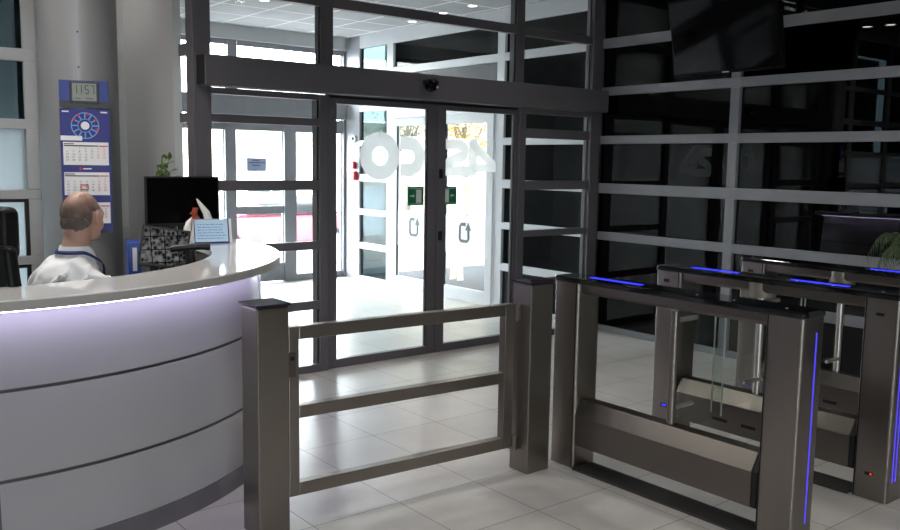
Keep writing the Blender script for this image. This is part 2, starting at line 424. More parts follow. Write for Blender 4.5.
def leaf(name, x0, x1, sl, sr, label):
    m = MB()
    m.box(x0, x0+sl, 5.90, 5.95, .002, 2.135).box(x1-sr, x1, 5.90, 5.95, .002, 2.135)
    m.box(x0+sl, x1-sr, 5.90, 5.95, .002, .07).box(x0+sl, x1-sr, 5.90, 5.95, 2.085, 2.135)
    o = struct(m.build(name, 'charcoal', bevel=.003), label, 'door')
    B(x0+sl-.01, x1-sr+.01, 5.921, 5.931, .06, 2.095).build('glass_pane', 'glass', o)
    g = MB(); g.box(x0+sl, x0+sl+.006, 5.905, 5.921, .07, 2.085).box(x1-sr-.006, x1-sr, 5.905, 5.921, .07, 2.085); g.build('gasket', 'charcoal_dark', o)
    return o
dl = leaf('door_1', 3.482, 4.547, .082, .088, 'left charcoal sliding glass door leaf with frosted round letter')
dr = leaf('door_2', 4.553, 5.52, .092, .075, 'right charcoal sliding glass door leaf with frosted angular figure')
yl = 5.917
m = MB(); stroke(m, arc(3.984, 1.690, .137, .137, 90, 450, 48), .110, yl); m.build('frosted_letter', 'letter', dl)
m = MB(); stroke(m, [(4.185, 1.80)]+arc(4.27, 1.69, .115, .11, 90, -90, 16)+[(4.185, 1.58)], .108, yl); m.build('frosted_letter', 'letter', dl)
m = MB(); stroke(m, [(4.655, 1.802)]+arc(4.79, 1.745, .082, .057, 90, -55, 12)+[(4.73, 1.662)]+arc(4.755, 1.61, .075, .05, 150, 180, 3)+[(4.67, 1.575), (4.93, 1.568)], .090, yl); m.build('frosted_letter', 'letter', dr)
m = MB(); stroke(m, [(4.965, 1.53), (4.965, 1.85)], .092, yl); stroke(m, [(4.94, 1.83), (5.21, 1.615)], .08, yl-.0035); stroke(m, [(4.96, 1.60), (5.23, 1.60)], .07, yl-.007)
m.build('frosted_letter', 'letter', dr)
def exit_sign(par, x0, flip):
    e = B(x0, x0+.165, 5.913, 5.917, 1.285, 1.44).build('exit_sign', 'green_sign', par)
    s = 1 if not flip else -1; c = x0+.0825
    m = MB(); cx = c+.03*s; m.box(cx-.027, cx+.027, 5.911, 5.913, 1.305, 1.415)
    ax = c-.042*s; m.box(ax-.018, ax+.014, 5.911, 5.913, 1.357, 1.369)
    m._new([(ax+s*.013, 5.911, 1.345), (ax+s*.03, 5.911, 1.363), (ax+s*.013, 5.911, 1.381)], [(0, 1, 2)])
    m.box(c-.065, c+.065, 5.911, 5.913, 1.422, 1.426); m.box(c-.065, c+.065, 5.911, 5.913, 1.297, 1.30)
    m.build('sign_pictogram', 'sign_white', e, fix=False)
exit_sign(dl, 4.262, False); exit_sign(dr, 4.618, True)
for zz in (1.55, 1.02):
    MB().box(4.575, 4.61, 5.885, 5.90, zz-.04, zz+.04).build('lock', 'black', dr, bevel=.004)
o = thing('ceiling_dome_sensor', 'black dome camera on the charcoal door header', 'camera', (4.32, 5.70, 2.20))
MB().box(4.255, 4.385, 5.66, 5.72, 2.265, 2.30).build('base', 'black', o, bevel=.01)
MB().ball((4.32, 5.68, 2.262), (.06, .05, .055)).build('dome', 'screen', o, smooth=True)
MB().ball((4.345, 5.642, 2.245), .012, 10, 6).build('lens', 'white_plastic', o, smooth=True)

# ---- slatted dark glazing on the right, along the lobby and the vestibule
RZ = [(0, .057), (.44, .525), (.910, .989), (1.369, 1.465), (1.847, 1.925), (2.312, 2.391), (2.764, 2.853)]
def sidebay(name, y0, y1, rails, x=E2, mat='alu', g='dark_glass', post=.09, label=None):
    m = MB()
    for a, b in rails: m.box(x, x+.06, y0, y1, a, b)
    rl = sorted(rails); gaps = [(rl[i][1], rl[i+1][0]) for i in range(len(rl)-1)]
    for a, b in gaps: m.box(x, x+.06, y0, y0+post, a, b)
    o = struct(m.build(name, mat, bevel=.003)); p = MB(); gk = MB()
    for a, b in gaps:
        p.box(x+.034, x+.042, y0+post-.005, y1+.005, a-.008, b+.008)
        gk.box(x+.02, x+.034, y0+post, y0+post+.01, a, b)
    p.build('glass_pane', g, o); gk.build('gasket', 'charcoal_dark', o)
    if label: o['label'] = label; o['category'] = 'window'
    return o
LOB = RZ+[(3.25, 3.33), (3.55, 3.6)]
sidebay('window_6', 4.313, 5.85, LOB, label='dark slatted glazing from the corner to the grey mullion')
sidebay('window_7', 2.80, 4.313, LOB, label='dark slatted glazing behind the turnstiles right of the mullion')
for i in range(5): sidebay('window_%d' % (8+i), 2.80-1.55*(i+1), 2.80-1.55*i, LOB)
VES = RZ+[(3.16, 3.33)]; XV = 6.56
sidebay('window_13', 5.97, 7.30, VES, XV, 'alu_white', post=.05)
sidebay('window_14', 9.45, 10.25, VES, XV, 'alu_white', g='teal_glass', post=.14)
struct(B(XV, XV+.07, 10.25, 10.6, 0, ZV).build('trim_8', 'facade_grey'))
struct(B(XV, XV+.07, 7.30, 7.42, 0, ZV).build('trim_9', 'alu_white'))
# above the side doors
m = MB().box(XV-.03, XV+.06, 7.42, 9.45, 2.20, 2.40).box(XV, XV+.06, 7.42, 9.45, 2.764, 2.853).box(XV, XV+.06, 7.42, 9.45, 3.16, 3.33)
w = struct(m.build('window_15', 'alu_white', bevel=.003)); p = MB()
p.box(XV+.034, XV+.042, 7.42, 9.45, 2.853, 3.16)
p.build('glass_pane', 'dark_glass', w); B(XV+.034, XV+.042, 7.42, 9.45, 2.40, 2.764).build('dark_infill_panel', 'charcoal_dark', w)
# white side doors to the outside, each with a frosted band and arrow emblem
def side_leaf(name, y0, y1, label, dark):
    x = XV-.02
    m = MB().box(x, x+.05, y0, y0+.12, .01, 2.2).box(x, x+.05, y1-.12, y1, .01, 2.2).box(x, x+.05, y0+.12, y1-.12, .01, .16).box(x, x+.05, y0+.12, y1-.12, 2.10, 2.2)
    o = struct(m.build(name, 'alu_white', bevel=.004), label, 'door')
    B(x+.022, x+.03, y0+.11, y1-.11, .15, 2.11).build('glass_pane', 'glass', o)
    B(x+.014, x+.018, y0+.12, y1-.12, .56, 1.02).build('frosted_band', 'band', o)
    m = MB().box(x+.006, x+.022, y1-.135, y1-.12, .16, 2.1); m.build('gasket', 'charcoal_dark', o)
    c = (y0+y1)/2; q = MB(); pts = arc(c, .82, .085, .085, 40, -230, 3)
    def st(pp, wd):
        t = MB(); stroke(t, pp, wd, 0, .003); t.bm.transform(Matrix(((0, 1, 0, x+.009), (1, 0, 0, 0), (0, 0, 1, 0), (0, 0, 0, 1))))
        me = bpy.data.meshes.new('t'); t.bm.to_mesh(me); t.bm.free(); q.bm.from_mesh(me); bpy.data.meshes.remove(me)
    rr = [(c-.02, .92), (c+.06, .92), (c+.085, .895), (c+.085, .745), (c+.06, .72), (c-.05, .72), (c-.075, .745), (c-.075, .86)]
    st(rr, .042)
    q._new([(x+.0085, c-.075-.06, .85), (x+.0085, c-.075+.06, .85), (x+.0085, c-.075, .955)], [(0, 1, 2)])
    q.build('arrow_emblem', 'logo', o, fix=False)
side_leaf('door_3', 7.44, 8.44, 'white framed side door with arrow emblem on frosted band, nearer leaf', True)
side_leaf('door_4', 8.45, 9.45, 'white framed side door with arrow emblem, farther leaf', False)
# unlit room behind the dark glass
struct(B(10.2, 10.3, -5.2, 7.4, 0, 3.6).build('wall_right_room', 'plaster'))
struct(B(6.65, 10.3, 7.34, 7.42, 0, 3.6).build('wall_right_partition', 'plaster'))
struct(B(6.65, 10.3, -5.3, -5.2, 0, 3.6).build('wall_right_end', 'plaster'))
struct(B(6.65, 10.3, -5.2, 7.4, 3.6, 3.7).build('ceiling_right_room', 'ceiling'))
struct(B(6.65, 10.3, -5.2, 7.34, -.12, 0).build('floor_right_room', 'rubber'))
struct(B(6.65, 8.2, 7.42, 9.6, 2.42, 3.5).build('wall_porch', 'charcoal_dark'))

# ---- outer facade of the vestibule
struct(B(2.42, 6.62, YF-.06, YF+.1, 3.155, 3.55).build('wall_facade_bulkhead', 'panel_wall'))
OPX = [(4.02, 4.06), (4.06, 4.10), (4.02, 4.18), (4.76, 4.91), (5.60, 5.78), (6.52, 6.62)]
for i, (a, b) in list(enumerate(OPX))[2:]:
    struct(B(a, b, YF, YF+.1, 0, 3.155 if i == 5 else 2.42).build('trim_%d' % (20+i), 'facade_grey', bevel=.004))
struct(B(2.42, 4.02, YF, YF+.1, 0, 3.155).build('wall_facade_left', 'panel_wall'))
for i in (2, 3, 4):
    x0, x1 = OPX[i][1], OPX[i+1][0]
    rails = [(0, .16 if i in (1, 3) else .09), (2.02, 2.20), (2.41, 2.46)]
    if i in (1, 3): rails.append((.93, 1.03)); rails[0] = (.015, .26)
    glazing('window_%d' % (30+i), x0, x1, 0, 2.46, rails, YF+.02, 'facade_grey', lw=0, rw=0)
struct(B(4.81, 4.93, YF, YF+.1, 2.46, 3.155).build('trim_31', 'alu', bevel=.004))
glazing('window_36', 4.02, 4.83, 2.46, 3.155, [(2.46, 2.465), (3.09, 3.155)], YF+.02, 'facade_grey')
glazing('window_37', 4.95, 6.52, 2.46, 3.155, [(2.46, 2.465), (3.09, 3.155)], YF+.02, 'facade_grey')
struct(B(4.02, 6.52, YF-.10, YF+.0, 2.21, 2.45).build('trim_30', 'facade_grey', bevel=.006))
o = thing('paper_notice', 'small bluish printed notice on the glass of the outer door', 'notice', (5.215, YF+.05, 1.5))
B(5.075, 5.355, YF+.046, YF+.05, 1.49, 1.665).build('sheet', 'sheet_paper', o)
m = MB()
for k, (zz, hw) in enumerate(((1.635, .05), (1.605, .115), (1.57, .06))): 
    x = 5.215-hw
    while x < 5.215+hw-.01:
        w_ = random.uniform(.008, .02); m.box(x, x+w_, YF+.044, YF+.046, zz-.008, zz+.006); x += w_+.006
m.build('printed_lines', 'ink', o)

# vestibule's left side and the reception's rear walls
m = MB(); rails = [(0, .06), (.5, .57), (.965, 1.03), (1.42, 1.495), (1.90, 1.965), (2.36, 2.44), (2.80, 2.88), (3.52, 3.6)]
for a, b in rails: m.box(2.40, 2.46, 5.97, 6.10, a, b)
w = struct(m.build('window_40', 'charcoal')); B(2.425, 2.433, 5.97, 6.10, 0, 3.55).build('glass_pane', 'glass', w)
struct(B(2.36, 2.42, 6.10, 7.12, 0, ZC).build('wall_side_panel', 'panel_wall', bevel=.003), 'pale grey wall panel behind the black monitor', 'wall')
struct(B(2.42, 2.50, 6.45, 10.6, 0, ZC).build('wall_vestibule_left', 'panel_wall'))
m = MB().box(2.26, 2.44, 7.12, 7.62, 0, 1.075).box(2.275, 2.44, 7.12, 7.62, 1.085, ZC).box(2.30, 2.44, 7.13, 7.62, 1.07, 1.09)
struct(m.build('trim_40', 'marble', bevel=.006))
struct(B(1.45, 2.30, 7.62, 7.75, 0, ZC).build('wall_reception_rear', 'panel_wall'))
struct(B(1.45, 1.57, 6.56, 7.62, 0, ZC).build('wall_reception_return', 'panel_wall'))
# left glazing
LG = [(0, .08), (.44, .50), (.902, .962), (1.355, 1.418), (1.829, 1.896), (2.282, 2.365), (2.77, 2.84), (3.53, 3.6)]
for i in range(4):
    x1 = 1.595-1.12*i; x0 = x1-1.12
    g = MB(); f = MB(); fr = MB(); tg = MB()
    for a, b in LG: fr.box(x0, x1, 6.5, 6.56, a, b)
    for j in range(len(LG)-1):
        a, b = LG[j][1], LG[j+1][0]; fr.box(x1-.115, x1, 6.5, 6.56, a, b)
        (f if b < 1.9 else tg).box(x0, x1-.115, 6.53, 6.538, a-.01, b+.01)
        if b < 1.5: g.box(x0, x1-.115, 6.505, 6.53, b-.022, b).box(x1-.14, x1-.115, 6.505, 6.53, a, b-.022)
    w = struct(fr.build('window_%d' % (50+i), 'frame_grey', bevel=.003))
    f.build('filmed_pane', 'film', w); tg.build('glass_pane', 'teal_glass', w); g.build('gasket', 'charcoal_dark', w)
struct(B(-3.2, 1.45, 7.9, 8.0, 1.9, 3.6).build('wall_beyond_left_glazing', 'plaster'))
# round clad column
def column():
    m = MB(); n = 64
    m.lathe([(.25, 0), (.25, ZC)], (1.748, 6.2, 0), n)
    o = struct(m.build('trim_41', 'column', smooth=True), 'round grey metal clad column behind the seated person', 'column')
    a = math.atan2(-6.0, -1.60); d = V((math.cos(a), math.sin(a), 0)); t = V((-d.y, d.x, 0))
    s = MB(); c = V((1.748, 6.2, 0))+d*.249
    for w_, dd in ((.010, .006),):
        p = [c-t*w_, c+t*w_, c+t*w_+d*dd, c-t*w_+d*dd]
        s._new([(q.x, q.y, 0) for q in p]+[(q.x, q.y, ZC) for q in p], [(3, 2, 1, 0), (4, 5, 6, 7)]+[(k, (k+1) % 4, 4+(k+1) % 4, 4+k) for k in range(4)])
    s.build('joint_strip', 'alu', o)
    b = MB()
    for zz in (2.22, 2.44, 2.66, 2.9, 3.2): b.ball(tuple(c+d*.007+V((0, 0, zz))), .006, 8, 6)
    b.build('rivet', 'charcoal_dark', o)
column()

# ------------------------------------------------------------------ reception desk
C0 = (.78, 5.44); RA = math.radians
A0, A1 = RA(-140), RA(11.5)
def desk():
    d = thing('reception_desk', 'white curved reception counter with violet light under its top', 'reception desk', (C0[0], C0[1], 0))
    RB = lambda z: 1.785-.083*(z-.09)/.94                      # the front leans in a little towards the top
    t = MB().ring(C0, 1.43, 1.82, 1.056, 1.10, A0, A1, 96); t.build('countertop', 'counter', d, bevel=.004)
    MB().ring(C0, 1.8205, 1.8225, 1.057, 1.094, A0, A1, 96).build('countertop_edge', 'counter_edge', d)
    for z0, z1 in ((.732, 1.03), (.375, .718), (.09, .361)):
        MB().ring(C0, RB(z0)-.04, RB(z0), z0, z1, RA(-93), A1-.03, 96, r0t=RB(z1)-.04, r1t=RB(z1)).build('front_panel', 'white_gloss', d, bevel=.0015)
    MB().ring(C0, 1.74, 1.78, .09, 1.03, A0+.02, RA(-96), 40, r0t=1.66, r1t=1.70).build('front_panel', 'white_gloss', d, bevel=.0015)
    MB().ring(C0, 1.74, 1.785, .09, .73, RA(-96), RA(-93), 4, r0t=1.69, r1t=1.73).build('upright_strip', 'groove', d)
    MB().ring(C0, 1.69, 1.728, .732, 1.03, RA(-96), RA(-93), 4, r0t=1.66, r1t=1.70).build('front_panel', 'white_gloss', d)
    for z0, z1 in ((.718, .732), (.361, .375)):
        MB().ring(C0, RB(z0)-.04, RB(z0)-.008, z0, z1, RA(-93), A1-.03, 96).build('joint_strip', 'groove', d)
    MB().ring(C0, 1.72, 1.80, 0, .09, A0+.02, A1-.03, 96, r1t=1.793).build('plinth', 'plinth', d)
    MB().ring(C0, 1.66, 1.695, 1.03, 1.056, A0+.02, A1-.03, 96).build('top_rail', 'white_gloss', d)
    MB().ring(C0, 1.765, 1.785, 1.048, 1.056, A0+.02, A1-.05, 96).build('light_strip', 'white_led', d)
    MB().ring(C0, 1.05, 1.66, .72, .75, A0+.02, A1-.03, 96).build('worktop', 'desk_in', d)
    MB().ring(C0, 1.44, 1.462, .75, 1.056, A0+.02, A1-.03, 96).build('inner_panel', 'desk_in', d)
    for a in (-135, -60, 5):
        MB().ring(C0, 1.1, 1.66, 0, .72, RA(a), RA(a+1.2), 2).build('support_panel', 'desk_in', d)
desk()

# ------------------------------------------------------------------ things on and behind the desk
def screen_box(name, label, cat, c, w, h, rz, tilt, mat, foot=.75, th=.03, roll=0):
    """monitor: c is the screen centre; foot is the height it stands on"""
    o = thing(name, label, cat, (c[0], c[1], foot))
    T = Matrix.Translation(V(c)) @ Matrix.Rotation(rz, 4, 'Z') @ Matrix.Rotation(tilt, 4, 'X') @ Matrix.Rotation(roll, 4, 'Y')
    MB().box(-w/2, w/2, 0, th, -h/2, h/2).box(-w*.35, w*.35, th, th+.03, -h*.35, h*.3).xform(T).build('housing', 'black', o, bevel=.005)
    MB().box(-w/2+.012, w/2-.012, -.002, 0, -h/2+.02, h/2-.012).xform(T).build('screen', mat, o)
    bk = T @ V((0, th+.04, -h*.1)); z0 = foot
    MB().tube([bk, (bk.x, bk.y, z0+.01)], .018).build('stand', 'black', o)
    MB().lathe([(.12, 0), (.12, .008), (.03, .016)], (bk.x, bk.y, z0), 24).build('base', 'black', o)
    return o
def at(px, py, y, z=None): return None
screen_box('desk_monitor', 'large black switched off monitor beside the glazed front', 'monitor', (2.25, 5.69, 1.363), .495, .33, RA(-5), 0, 'screen')
k = screen_box('security_monitor', 'tilted security monitor showing grey camera pictures', 'monitor', (1.842, 4.95, 1.132), .27, .235, RA(-14), RA(-8), 'cctv', roll=RA(9))
# vase with pothos on a stand behind the monitor
o = thing('pothos_plant', 'small green pothos sprig in a pot behind the black monitor', 'plant', (2.235, 6.03, .0))
MB().lathe([(.07, 0), (.08, .02), (.10, 1.2), (.105, 1.42), (.09, 1.42), (.08, 1.36)], (2.235, 6.03, .0)).build('tall_pot', 'pot', o, smooth=True)
MB().lathe([(.001, 0), (.078, 0), (.07, .01), (.001, .012)], (2.235, 6.03, 1.40)).build('soil', 'soil', o)
sm = MB(); lf = MB()
def leafblade(m, base, d, n, L_, W_):
    d = V(d).normalized(); s = d.cross(V(n)).normalized(); u = s.cross(d)
    pr = [(0, 0), (.15, .55), (.4, 1), (.7, .7), (1, 0)]; top, bot, mid = [], [], []
    for t, w in pr:
        c = V(base)+d*L_*t - u*L_*.25*t*t; mid.append(c); top.append(c+s*W_*w*.5+u*.12*W_*w); bot.append(c-s*W_*w*.5+u*.12*W_*w)
    vs = mid+top+bot; k = len(pr)
    m._new(vs, [(i, i+1, k+i+1, k+i) for i in range(k-1)]+[(i+1, i, 2*k+i, 2*k+i+1) for i in range(k-1)])
for j, (dx, dz, hk) in enumerate(((-.035, .20, 0), (.0, .26, 1), (.05, .24, 1), (.055, .15, 0), (-.01, .15, 0))):
    p0 = V((2.235, 6.03, 1.40)); p1 = p0+V((dx*.5, 0, dz*.6)); p2 = p0+V((dx, -.01, dz)); pts = [p0, p1, p2]
    if hk: pts.append(p2+V((.03, -.01, -.02)))
    sm.tube(pts, .004, 6)
    for q in range(4):
        b = p0.lerp(p2, .45+.18*q); leafblade(lf, b, (random.uniform(-1, 1), random.uniform(-.9, .1), random.uniform(-.5, .6)), (random.uniform(-.4, .4), -.8, .6), random.uniform(.05, .075), random.uniform(.03, .045))
sm.build('stem', 'leaf', o); lf.build('leaf_cluster', 'leaf', o, fix=False)
# binder standing on the worktop
o = thing('ring_binder', 'blue ring binder standing left of the security monitor', 'binder', (1.695, 5.03, .75))
T = Matrix.Translation((1.695, 5.03, .75)) @ Matrix.Rotation(RA(-15), 4, 'Z')
MB().box(-.036, .036, -.01, .24, 0, .41).xform(T).build('cover', 'binder', o, bevel=.004)
MB().box(-.012, .012, -.012, -.01, 0.25, .385).xform(T).build('spine_label', 'paper', o)
# telephone at the back of the ring
o = thing('desk_telephone', 'black telephone with raised handset at the counter rim', 'telephone', (1.935, 4.80, .75))
T = Matrix.Translation((1.935, 4.80, .75)) @ Matrix.Rotation(RA(-24), 4, 'Z')
MB().prism([(-.07, 0), (.07, 0), (.07, .30), (-.07, .24)], 0, -.09, .09).xform(T).build('base', 'black', o, bevel=.008)
hp = [V((-.11, -.02, .384)), V((-.085, -.02, .392)), V((0, -.02, .398)), (V((.07, -.02, .402))), V((.11, -.02, .402))]
MB().tube([T @ p for p in hp], [.018, .022, .019, .021, .024], 12).tube([T @ V((0, .0, .2)), T @ V((0, -.015, .39))], .03, 10).build('handset', 'black', o, smooth=True)
# document tray inside the well
o = thing('document_tray', 'dark document tray in the well of the counter', 'tray', (2.06, 5.22, .75))
T = Matrix.Translation((2.06, 5.22, .75)) @ Matrix.Rotation(RA(-40), 4, 'Z')
m = MB()
for z in (0, .09, .18): m.box(-.14, .14, -.10, .10, z, z+.012).box(-.14, -.13, -.10, .10, z+.012, z+.06).box(.13, .14, -.10, .10, z+.012, z+.06)
for sx in (-.135, .13):
    for sy in (-.09, .085): m.box(sx, sx+.006, sy, sy+.006, .06, .19)
m.xform(T).build('shelf', 'black', o, bevel=.002)
MB().box(-.11, .11, -.085, .085, .1925, .2).xform(T).build('paper_stack', 'paper', o)
# rooster figurine
def rooster():
    c = V((2.30, 5.555, 1.10))
    o = thing('rooster_figurine', 'white ceramic figurine with rust red rooster on the counter end', 'figurine', c)
    T = Matrix.Translation(c) @ Matrix.Rotation(RA(-12), 4, 'Z')
    MB().lathe([(.055, 0), (.06, .008), (.05, .02), (.03, .028)], (0, 0, 0)).xform(T).build('base', 'ceramic', o, smooth=True)
    # two curved horn-like wings
    for pts, rs in (([(.06, 0, .02), (.075, 0, .10), (.05, 0, .19), (.0, 0, .265), (-.012, 0, .285)], [.022, .03, .024, .010, .002]),
                    ([(-.05, 0, .02), (-.078, 0, .07), (-.066, 0, .125), (-.04, 0, .165)], [.022, .028, .02, .004])):
        MB().tube(pts, rs, 12).xform(T).build('wing', 'ceramic', o, smooth=True)
    b = MB().ball((-.02, -.01, .13), (.028, .022, .05)).ball((-.03, -.012, .19), (.02, .016, .026)).ball((-.048, -.014, .188), (.014, .005, .006), 8, 6)
    for k in range(3): b.ball((-.036+.012*k, -.012, .216), (.007, .004, .012), 8, 6)
    b.ball((-.042, -.014, .17), (.006, .005, .012), 8, 6); b.tube([(-.015, -.01, .09), (-.015, -.01, .02)], .012, 8)
    b.xform(T).build('rooster', 'rust', o, smooth=True)
rooster()
# leaflet tent
o = thing('leaflet_stand', 'pale blue leaflet in a tent holder with blue border', 'leaflet holder', (2.315, 5.38, 1.10))
T = Matrix.Translation((2.315, 5.38, 1.10)) @ Matrix.Rotation(RA(-12), 4, 'Z')
MB().prism([(-.005, 0), (.09, 0), (.038, .158), (.030, .158)], 0, -.115, .13).xform(T).build('holder', 'paper', o, bevel=.001)
sl = Matrix.Translation((-.0, -.0065, .001)) @ Matrix.Rotation(-math.atan2(.035, .158), 4, 'X')
MB().box(-.112, .112, -.0015, 0, 0, .160).xform(T @ sl).build('border', 'blue_frame', o)
MB().box(-.106, .104, -.003, -.0015, .012, .157).xform(T @ sl).build('leaflet', 'leaflet', o)
m = MB()
for r_ in range(6):
    x = -.09
    while x < .07:
        w_ = random.uniform(.008, .028); m.box(x, x+w_, -.0042, -.003, .032+r_*.018, .037+r_*.018); x += w_+.006
m.xform(T @ sl).build('printed_lines', 'light_blue', o)

# ------------------------------------------------------------------ wall calendar and clock on the column
cn = V((-.269, -.963, 0)).normalized(); ct = V((-cn.y, cn.x, 0)); 
ct = -ct if ct.x < 0 else ct
cc = V((1.748, 6.2, 0))+cn*.258+ct*.03
TC = Matrix((( ct.x, -cn.x, 0, cc.x), (ct.y, -cn.y, 0, cc.y), (0, 0, 1, 0), (0, 0, 0, 1)))   # local x right, y into column, z up
def cb(*a): return MB().box(*a).xform(TC)
def calendar():
    o = thing('wall_calendar', 'deep blue three block wall calendar hanging on the column', 'calendar', (cc.x, cc.y, 1.16))
    cb(-.15, .15, -.004, .0, 1.165, 1.955).build('backing_board', 'blue_board', o)
    e = MB()
    for k in range(12):
        a = 2*PI*k/12
        e.box(-.004, .004, -.0055, -.004, .045, .078); e.bm.verts.ensure_lookup_table()
        bmesh.ops.transform(e.bm, matrix=Matrix.Translation((.0, 0, 1.848)) @ Matrix.Rotation(a, 4, 'Y'), verts=e.bm.verts[-8:])
    pts = arc(0, 1.848, .082, .082, 0, 360, 32); stroke(e, pts, .006, -.0055, .0015); pts = arc(0, 1.848, .042, .042, 0, 360, 24); stroke(e, pts, .004, -.0055, .0015)
    e.xform(TC).build('round_emblem', 'light_blue', o)
    h = MB(); h.prism([(.026*math.cos(2*PI*k/20), 1.848+.026*math.sin(2*PI*k/20)) for k in range(20)], 1, -.0055, -.004); h.xform(TC).build('emblem_centre', 'paper', o)
    r = MB()
    for a in (30, 75, 150, 340, 120): r.prism([(.075*math.cos(RA(a))+.009*math.cos(2*PI*k/10), 1.848+.075*math.sin(RA(a))+.009*math.sin(2*PI*k/10)) for k in range(10)], 1, -.0065, -.0055)
    r.xform(TC).build('red_marks', 'red', o)
    cb(-.148, -.02, -.0055, -.004, 1.752, 1.782).build('white_ribbon', 'paper', o)
    t = MB()
    for x0, x1, z in ((-.135, -.095, 1.936), (.095, .135, 1.936)): t.box(x0, x1, -.0055, -.004, z-.004, z+.004)
    t.xform(TC).build('white_print', 'paper', o)
    X = lambda x, z: TC @ Matrix.Translation((x, -.0085, z)) @ Matrix.Rotation(PI/2, 4, 'X')
    for bi, (z0, z1) in enumerate(((1.595, 1.742), (1.40, 1.548), (1.215, 1.352))):
        b = cb(-.135, .137, -.008, -.004, z0, z1).build('month_block', 'paper', o)
        hd = MB().box(-.13, .075, -.0095, -.008, z1-.026, z1-.020).box(-.13, -.07, -.0095, -.008, z1-.014, z1-.009); hd.xform(TC).build('month_heading', 'ink', b)
        MB().box(.08, .132, -.0095, -.008, z1-.026, z1-.020).xform(TC).build('weekend_heading', 'red', b)
        nm, rd = MB(), MB(); d0 = (2, 5, 1)[bi]; days = (30, 31, 30)[bi]
        for dd in range(1, days+1):
            cell = dd-1+d0; cx = -.112+(cell % 7)*.037; cz = z1-.042-(cell//7)*.0185
            (rd if cell % 7 > 4 else nm).text(str(dd), .016, X(cx, cz))
        nm.build('day_numbers', 'ink', b, fix=False); rd.build('weekend_numbers', 'red', b, fix=False)
    for z in (1.571, 1.376):
        m = MB().prism([(-.035+.009*math.cos(2*PI*k/8), z+.009*math.sin(2*PI*k/8)) for k in range(8)], 1, -.0055, -.004); m.xform(TC).build('red_logo', 'red', o)
        cb(-.02, .03, -.0055, -.004, z-.004, z+.004).build('logo_print', 'paper', o)
    mk = MB(); m2 = [(-.038, 1.438), (.006, 1.438), (.006, 1.468), (-.038, 1.468), (-.038, 1.438)]
    stroke(mk, m2, .005, -.012, .003); mk.xform(TC).build('date_marker', 'red', o)
    cb(-.15, .15, -.004, .002, 1.15, 1.165).build('bottom_bar', 'black', o)
calendar()
def clock():
    o = thing('digital_clock', 'blue digital clock with grey display above the calendar', 'clock', (cc.x, cc.y, 1.965))
    cb(-.148, .148, -.008, .004, 1.962, 2.135).build('board', 'blue_frame', o, bevel=.002)
    cb(-.148, .148, -.010, -.008, 1.962, 2.004).build('lower_bar', 'black', o)
    cb(-.085, .088, -.018, -.008, 1.990, 2.128).build('display_case', 'black', o, bevel=.003)
    f = cb(-.07, .073, -.020, -.018, 2.006, 2.116).build('display', 'lcd', o)
    SEG = {'1': 'bc', '5': 'afgcd', '7': 'abc'}
    def digit(ch, x, z, w, h):
        m = MB()
        t = .0055
        S = dict(a=(x, x+w, z+h-t, z+h), g=(x, x+w, z+h/2-t/2, z+h/2+t/2), d=(x, x+w, z, z+t), b=(x+w-t, x+w, z+h/2, z+h), c=(x+w-t, x+w, z, z+h/2), f=(x, x+t, z+h/2, z+h), e=(x, x+t, z, z+h/2))
        for s_ in SEG[ch]: q = S[s_]; m.box(q[0], q[1], -.0212, -.020, q[2], q[3])
        m.xform(TC).build('digit', 'ink', f)
    for ch, x in zip('1157', (-.062, -.034, .006, .040)): digit(ch, x, 2.05, .022, .055)
    m = MB()
    for z in (2.065, 2.088): m.box(-.004, .0, -.0212, -.020, z-.002, z+.002)
    m.box(-.06, -.02, -.0212, -.020, 2.018, 2.023).box(.01, .055, -.0212, -.020, 2.018, 2.023)
    m.xform(TC).build('small_readout', 'ink', f)
clock()

